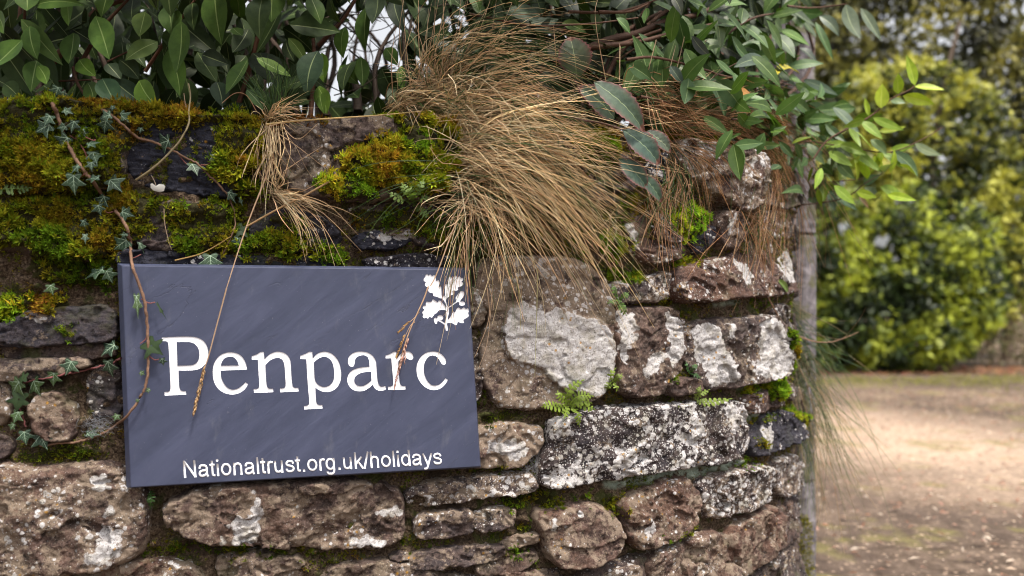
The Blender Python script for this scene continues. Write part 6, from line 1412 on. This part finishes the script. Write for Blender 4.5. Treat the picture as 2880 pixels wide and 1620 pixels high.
web('tattered cobweb in the joint right of the lower corner of the sign', 5, (1060, 900), (80, 70), 70)

# ------------------------------------------------------------ gate pier
g = NT('pier_stone'); p = g.pos(); n2 = g.noise(p, 30, 6, .65)
c = g.ramp(n2, [(.3, (.06, .055, .06)), (.5, (.15, .135, .145)), (.72, (.27, .245, .26))])
c = g.mix(g.rng(g.noise(p, 12, 4), .5, .62), c, (.10, .095, .055))
MAT['pier'] = g.done(c, .9, g.bump(n2, .01, .8), .2)
pier = empty('gate_pier', (.955, 2.86, 0), 'tall grey stone gate pier behind the right end of the wall', 'gate pier')
def pier_block(z0, z1, inset=0.):
    bm = bmesh.new(); bmesh.ops.create_cube(bm, size=1)
    for v in bm.verts: v.co = Vector((v.co.x * (.235 - inset), v.co.y * (.235 - inset), v.co.z * (z1 - z0) + (z0 + z1) / 2))
    bmesh.ops.bevel(bm, geom=[e for e in bm.edges if abs(e.verts[0].co.z - e.verts[1].co.z) > .01], offset=.045, segments=1, affect='EDGES')
    bmesh.ops.bevel(bm, geom=[e for e in bm.edges], offset=.004, segments=2, affect='EDGES')
    bmesh.ops.subdivide_edges(bm, edges=bm.edges, cuts=3, use_grid_fill=True)
    for v in bm.verts:
        f = fbm(np.array([v.co.x * 9 + v.co.z * 5]), np.array([v.co.y * 9 + v.co.z * 7]), 5)[0]; v.co.x += f * .006; v.co.y += f * .006
    me = bpy.data.meshes.new('block'); bm.to_mesh(me); bm.free(); me.materials.append(MAT['pier'])
    o = bpy.data.objects.new('block', me); C.objects.link(o); o.parent = pier
zj = [0, .38, .80, 1.235, 1.60, 1.93]
for a, b in zip(zj[:-1], zj[1:]): pier_block(a + .003, b - .003)
pier_block(1.932, 1.99, .03)
pier.rotation_euler = (0, 0, R(-12))

# ------------------------------------------------------------ drive
g = NT('gravel_drive'); p = g.pos()
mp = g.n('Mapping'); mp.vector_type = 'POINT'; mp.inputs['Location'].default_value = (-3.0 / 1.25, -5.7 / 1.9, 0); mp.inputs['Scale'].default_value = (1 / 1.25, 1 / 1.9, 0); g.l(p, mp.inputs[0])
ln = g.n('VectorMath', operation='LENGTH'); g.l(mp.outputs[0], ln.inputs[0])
glow_patch = g.rng(g.math('ADD', ln.outputs['Value'], g.math('MULTIPLY', g.noise(p, 1.6, 4), .8)), 1.75, .5)  # oval where a warm pool of light is painted into the gravel colour
n1 = g.noise(p, .55, 5, .6); n2 = g.noise(p, 9, 6, .7); n3 = g.noise(p, 60, 4, .7)
c = g.ramp(n2, [(.3, (.030, .021, .016)), (.44, (.080, .057, .042)), (.58, (.155, .113, .085)), (.8, (.33, .25, .195))])
c = g.mix(g.math('MULTIPLY', g.rng(n1, .45, .66), .3), c, (.42, .30, .22))
c = g.mix(g.math('MULTIPLY', g.rng(g.noise(p, 1.3, 5, .65), .46, .62), .6), c, (.085, .062, .05))
c = g.mix(g.math('MULTIPLY', glow_patch, .62), c, (.62, .46, .34))
c = g.mix(g.math('MULTIPLY', g.rng(g.noise(p, 2.2, 4, .6), .54, .64), .55), c, (.19, .17, .055))
c = g.mix(g.rng(n3, .56, .66), c, g.mix(.6, c, (.10, .06, .045)))
c = g.mix(g.rng(g.noise(p, 20, 5, .7), .52, .62), c, g.mix(.55, c, (.07, .05, .042)))
v = g.vor(p, 26); c = g.mix(g.math('MULTIPLY', g.rng(v.outputs['Distance'], .25, .15), .6), c, (.44, .32, .235))
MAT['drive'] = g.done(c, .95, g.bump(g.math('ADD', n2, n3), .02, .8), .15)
x = np.concatenate([np.linspace(-60, -2, 12), np.linspace(-1, 9, 90), np.linspace(10, 60, 12)]); y = np.concatenate([np.linspace(-10, 1, 6), np.linspace(1.3, 13, 110), np.linspace(14, 90, 12)])
X, Y = np.meshgrid(x, y); Zg = .018 * fbm(X * 1.2, Y * 1.2, 3, 4) * sst(2.6, 3.6, Y) - .004
idx = np.arange(X.size).reshape(X.shape); Q = np.stack([idx[:-1, :-1], idx[:-1, 1:], idx[1:, 1:], idx[1:, :-1]], -1).reshape(-1, 4)
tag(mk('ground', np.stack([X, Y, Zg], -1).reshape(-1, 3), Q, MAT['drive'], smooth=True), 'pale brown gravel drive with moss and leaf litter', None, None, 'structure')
# leaf litter and bits
def flakes(n, xr, yr, size, cols, z=.004):
    sp = Soup(); X = rng.uniform(*xr, n); Y = rng.uniform(*yr, n)
    for i in range(n):
        a_ = rng.uniform(0, 6.28); L = rng.uniform(*size); d = np.array([math.cos(a_), math.sin(a_), rng.normal(.1, .2)]) * L; s_ = np.array([-math.sin(a_), math.cos(a_), rng.normal(0, .3)]) * L * .35
        c0 = np.array([X[i], Y[i], z + .006 + rng.uniform(0, .012)]); c_ = np.array(cols[rng.integers(len(cols))]) * rng.uniform(.7, 1.2)
        sp.add([c0 - d, c0 - s_ + (0, 0, .004), c0 + d, c0 + s_ + (0, 0, .004)], [(0, 1, 2, 3)], c_)
    return sp
sp = flakes(5200, (1.1, 5.5), (2.7, 9.), (.005, .022), [(.34, .16, .10), (.50, .38, .28), (.22, .12, .08), (.42, .24, .18), (.60, .5, .4)])
tag(sp.build('leaf_litter', MAT['far']), 'scattered dead leaves and chips on the drive', 'leaf litter', None, 'stuff')
sp = flakes(2600, (2.0, 10.), (10.9, 12.2), (.02, .07), [(.34, .13, .08), (.28, .15, .07), (.42, .22, .12), (.16, .10, .06)])
tag(sp.build('leaf_bank', MAT['far']), 'strip of rust red leaf litter at the foot of the far hedge', 'leaf litter', None, 'stuff')
sp = Soup(); n = 5200; X = rng.uniform(2.2, 9, n); Y = rng.normal(10.2, .55, n); Hh = rng.uniform(.012, .04, n)
P0 = np.stack([X, Y, np.zeros(n)], 1); P1_ = P0 + np.stack([rng.normal(0, .02, n), rng.normal(0, .02, n), Hh], 1)
m_ = fbm(X * 1.3, Y * 1.8, 4, 3) > -.05; tubes(np.stack([P0, P1_], 1)[m_], np.array([.006, .001]), np.array([(.26, .25, .05)]) * rng.uniform(.6, 1.3, (m_.sum(), 1)), 3, sp)
tag(sp.build('verge_grass', MAT['far']), 'yellowish mossy verge between the drive and the far hedge', 'verge', None, 'stuff')

# ------------------------------------------------------------ far shrubs and trees across the drive
def bgw(px, py, Y): return np.stack([(px - CX) / FPX * Y, Y, (CY - py) / FPX * Y + H], -1)
def bgplant(name, label, cat, blobs, Y, n, size, cols, trunk=None, gaps=(), clump=3.0, bright=1., thick=1.1, thr=-.12):
    """blobs: traced crown outline as ellipses in the photo (px, py, rx, ry)"""
    base = bgw(np.array(blobs[0][0]), np.array(1035.), Y); base[2] = 0
    e = empty(name, tuple(base), label, cat)
    B = np.array(blobs, float); wts = B[:, 2] * B[:, 3]; k = rng.choice(len(B), n * 3, p=wts / wts.sum())
    a_ = rng.uniform(0, 6.28, n * 3); r_ = np.sqrt(rng.uniform(0, 1, n * 3)); px = B[k, 0] + B[k, 2] * r_ * np.cos(a_); py = B[k, 1] + B[k, 3] * r_ * np.sin(a_)
    dd = rng.uniform(-.5, .5, n * 3) * thick * np.sqrt(1 - r_ ** 2 * .9)
    P = bgw(px, py, Y + dd)
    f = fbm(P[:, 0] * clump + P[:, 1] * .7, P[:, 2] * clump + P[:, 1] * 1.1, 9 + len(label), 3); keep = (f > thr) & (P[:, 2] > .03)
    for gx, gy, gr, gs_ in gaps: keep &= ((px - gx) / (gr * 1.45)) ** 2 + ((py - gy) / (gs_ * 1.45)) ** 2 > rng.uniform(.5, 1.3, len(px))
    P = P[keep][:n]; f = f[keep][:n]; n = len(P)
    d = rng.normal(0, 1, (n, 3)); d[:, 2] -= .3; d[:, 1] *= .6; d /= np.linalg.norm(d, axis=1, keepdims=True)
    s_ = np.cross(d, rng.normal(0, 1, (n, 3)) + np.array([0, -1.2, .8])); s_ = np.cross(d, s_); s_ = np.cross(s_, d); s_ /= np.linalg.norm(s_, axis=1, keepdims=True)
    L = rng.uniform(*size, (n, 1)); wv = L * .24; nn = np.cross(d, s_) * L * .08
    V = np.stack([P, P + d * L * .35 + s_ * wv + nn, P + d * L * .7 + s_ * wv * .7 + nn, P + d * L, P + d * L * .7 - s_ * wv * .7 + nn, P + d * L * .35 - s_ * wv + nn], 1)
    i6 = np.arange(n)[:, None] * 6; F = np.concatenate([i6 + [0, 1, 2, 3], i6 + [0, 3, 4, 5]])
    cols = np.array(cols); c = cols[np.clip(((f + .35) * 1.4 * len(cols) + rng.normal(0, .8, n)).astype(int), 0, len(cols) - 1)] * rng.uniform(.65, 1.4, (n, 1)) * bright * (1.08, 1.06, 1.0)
    sp = Soup(); sp.add(V.reshape(-1, 3), F, np.repeat(c, 6, 0)); sp.build('foliage', MAT['far'], e)
    sp = Soup()
    for pts, r0 in (trunk or []):
        pts = np.array(pts, float); stalk(sp, bgw(pts[:, 0], pts[:, 1], np.full(len(pts), Y + .1)), r0, r0 * .4, (.13, .095, .07), 0, 7)
    if sp.n: sp.build('branches', MAT['bark'], e, smooth=True)
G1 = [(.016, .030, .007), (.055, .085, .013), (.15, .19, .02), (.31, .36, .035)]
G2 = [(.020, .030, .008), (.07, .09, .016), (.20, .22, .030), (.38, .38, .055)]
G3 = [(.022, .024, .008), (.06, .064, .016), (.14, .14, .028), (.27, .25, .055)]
GAPS = [(2470, 690, 48, 30), (2530, 735, 30, 22), (2440, 740, 26, 20), (2360, 640, 26, 24), (2380, 640, 26, 36), (2420, 600, 26, 18), (2640, 300, 14, 14), (2720, 150, 11, 9), (2690, 330, 18, 22), (2670, 380, 22, 15), (2650, 440, 20, 20), (2680, 530, 16, 14), (2560, 560, 26, 22), (2770, 500, 14, 10), (2690, 620, 28, 18), (2720, 610, 16, 24), (2640, 345, 16, 22),
        (2500, 10, 10, 12), (2505, 60, 12, 10), (2540, 430, 18, 16), (2700, 400, 16, 14), (2410, 240, 10, 8), (2360, 520, 22, 22), (2450, 480, 22, 18), (2740, 660, 22, 14), (2510, 660, 30, 20), (2600, 480, 16, 14), (2320, 560, 18, 24)]
_g = []
for gx, gy, ga, gb in GAPS:
    for _k in range(3 if gy > 250 else 1): _g.append((gx + rng.normal(0, ga * .6), gy + rng.normal(0, gb * .6), ga * rng.uniform(.35, .6), gb * rng.uniform(.35, .6)))
GAPS = _g
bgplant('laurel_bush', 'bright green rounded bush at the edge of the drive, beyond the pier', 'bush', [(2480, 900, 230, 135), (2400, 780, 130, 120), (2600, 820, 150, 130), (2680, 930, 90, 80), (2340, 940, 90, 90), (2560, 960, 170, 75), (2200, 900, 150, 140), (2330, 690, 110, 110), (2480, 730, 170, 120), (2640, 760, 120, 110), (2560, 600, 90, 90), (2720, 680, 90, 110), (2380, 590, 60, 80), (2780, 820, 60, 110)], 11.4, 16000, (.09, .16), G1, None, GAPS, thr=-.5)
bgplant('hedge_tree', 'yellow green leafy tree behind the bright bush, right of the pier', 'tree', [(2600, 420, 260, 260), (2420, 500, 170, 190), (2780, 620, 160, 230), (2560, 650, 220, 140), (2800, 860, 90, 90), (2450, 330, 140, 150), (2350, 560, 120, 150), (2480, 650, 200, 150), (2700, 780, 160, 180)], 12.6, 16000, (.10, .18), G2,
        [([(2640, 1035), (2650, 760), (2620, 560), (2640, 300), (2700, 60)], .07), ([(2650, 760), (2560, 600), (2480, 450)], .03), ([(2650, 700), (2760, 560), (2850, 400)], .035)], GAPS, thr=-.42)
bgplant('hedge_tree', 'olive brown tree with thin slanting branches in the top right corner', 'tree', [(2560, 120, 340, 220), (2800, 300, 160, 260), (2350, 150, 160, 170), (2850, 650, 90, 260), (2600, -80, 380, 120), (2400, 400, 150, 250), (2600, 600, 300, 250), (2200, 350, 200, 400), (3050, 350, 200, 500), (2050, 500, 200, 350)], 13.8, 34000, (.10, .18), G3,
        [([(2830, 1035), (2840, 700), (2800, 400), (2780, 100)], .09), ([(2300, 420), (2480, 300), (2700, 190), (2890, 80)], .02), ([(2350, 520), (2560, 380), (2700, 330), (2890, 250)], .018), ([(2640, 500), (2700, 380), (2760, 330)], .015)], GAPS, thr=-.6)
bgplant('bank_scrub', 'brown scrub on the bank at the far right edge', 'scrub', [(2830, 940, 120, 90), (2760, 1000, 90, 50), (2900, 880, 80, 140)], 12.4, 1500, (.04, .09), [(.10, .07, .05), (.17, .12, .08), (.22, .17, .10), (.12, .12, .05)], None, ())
# moss streak on the pier
sp = Soup(); n = 1500; pxm = rng.uniform(0, 1, n); py = rng.uniform(1450, 1640, n)
pxx = 2252 + (py - 1450) * -.06 + pxm * np.interp(py, [1450, 1500, 1640], [14, 36, 44]) + 6 * fbm(py / 18, py * 0, 4)
pw = np.stack([(pxx - CX) / FPX * 2.70, np.full(n, 2.70), (CY - py) / FPX * 2.70 + H], 1) - np.array([0, .0, 0]) + rng.normal(0, .004, (n, 3))
for i in range(n):
    d_ = norm(rng.normal(0, 1, 3) + np.array([0, -1.2, .3])) * rng.uniform(.006, .013); s_ = norm(np.cross(d_, rng.normal(0, 1, 3))) * .0016
    sp.add([pw[i], pw[i] + d_ * .5 + s_, pw[i] + d_, pw[i] + d_ * .5 - s_], [(0, 1, 2, 3)], np.array(((.20, .17, .015), (.12, .13, .015), (.28, .24, .02))[i % 3]) * rng.uniform(.6, 1.3))
tag(sp.build('moss_patch', MAT['moss']), 'yellow brown moss streak at the foot of the gate pier', 'moss', None, 'stuff')
# more trees left, seen only through the hedge's gaps
bgplant('hedge_tree', 'yellowish tree far behind the hedge, glimpsed through its bright gap', 'tree', [(1000, 470, 420, 170), (1350, 420, 260, 160), (650, 480, 420, 160), (200, 480, 420, 160), (1080, 300, 180, 100)], 9., 2600, (.06, .10), [(.20, .22, .03), (.30, .30, .05), (.12, .14, .03)],
        [([(1010, 1000), (1020, 500), (990, 300)], .05)], ((1080, 150, 200, 130),), thr=-.05)
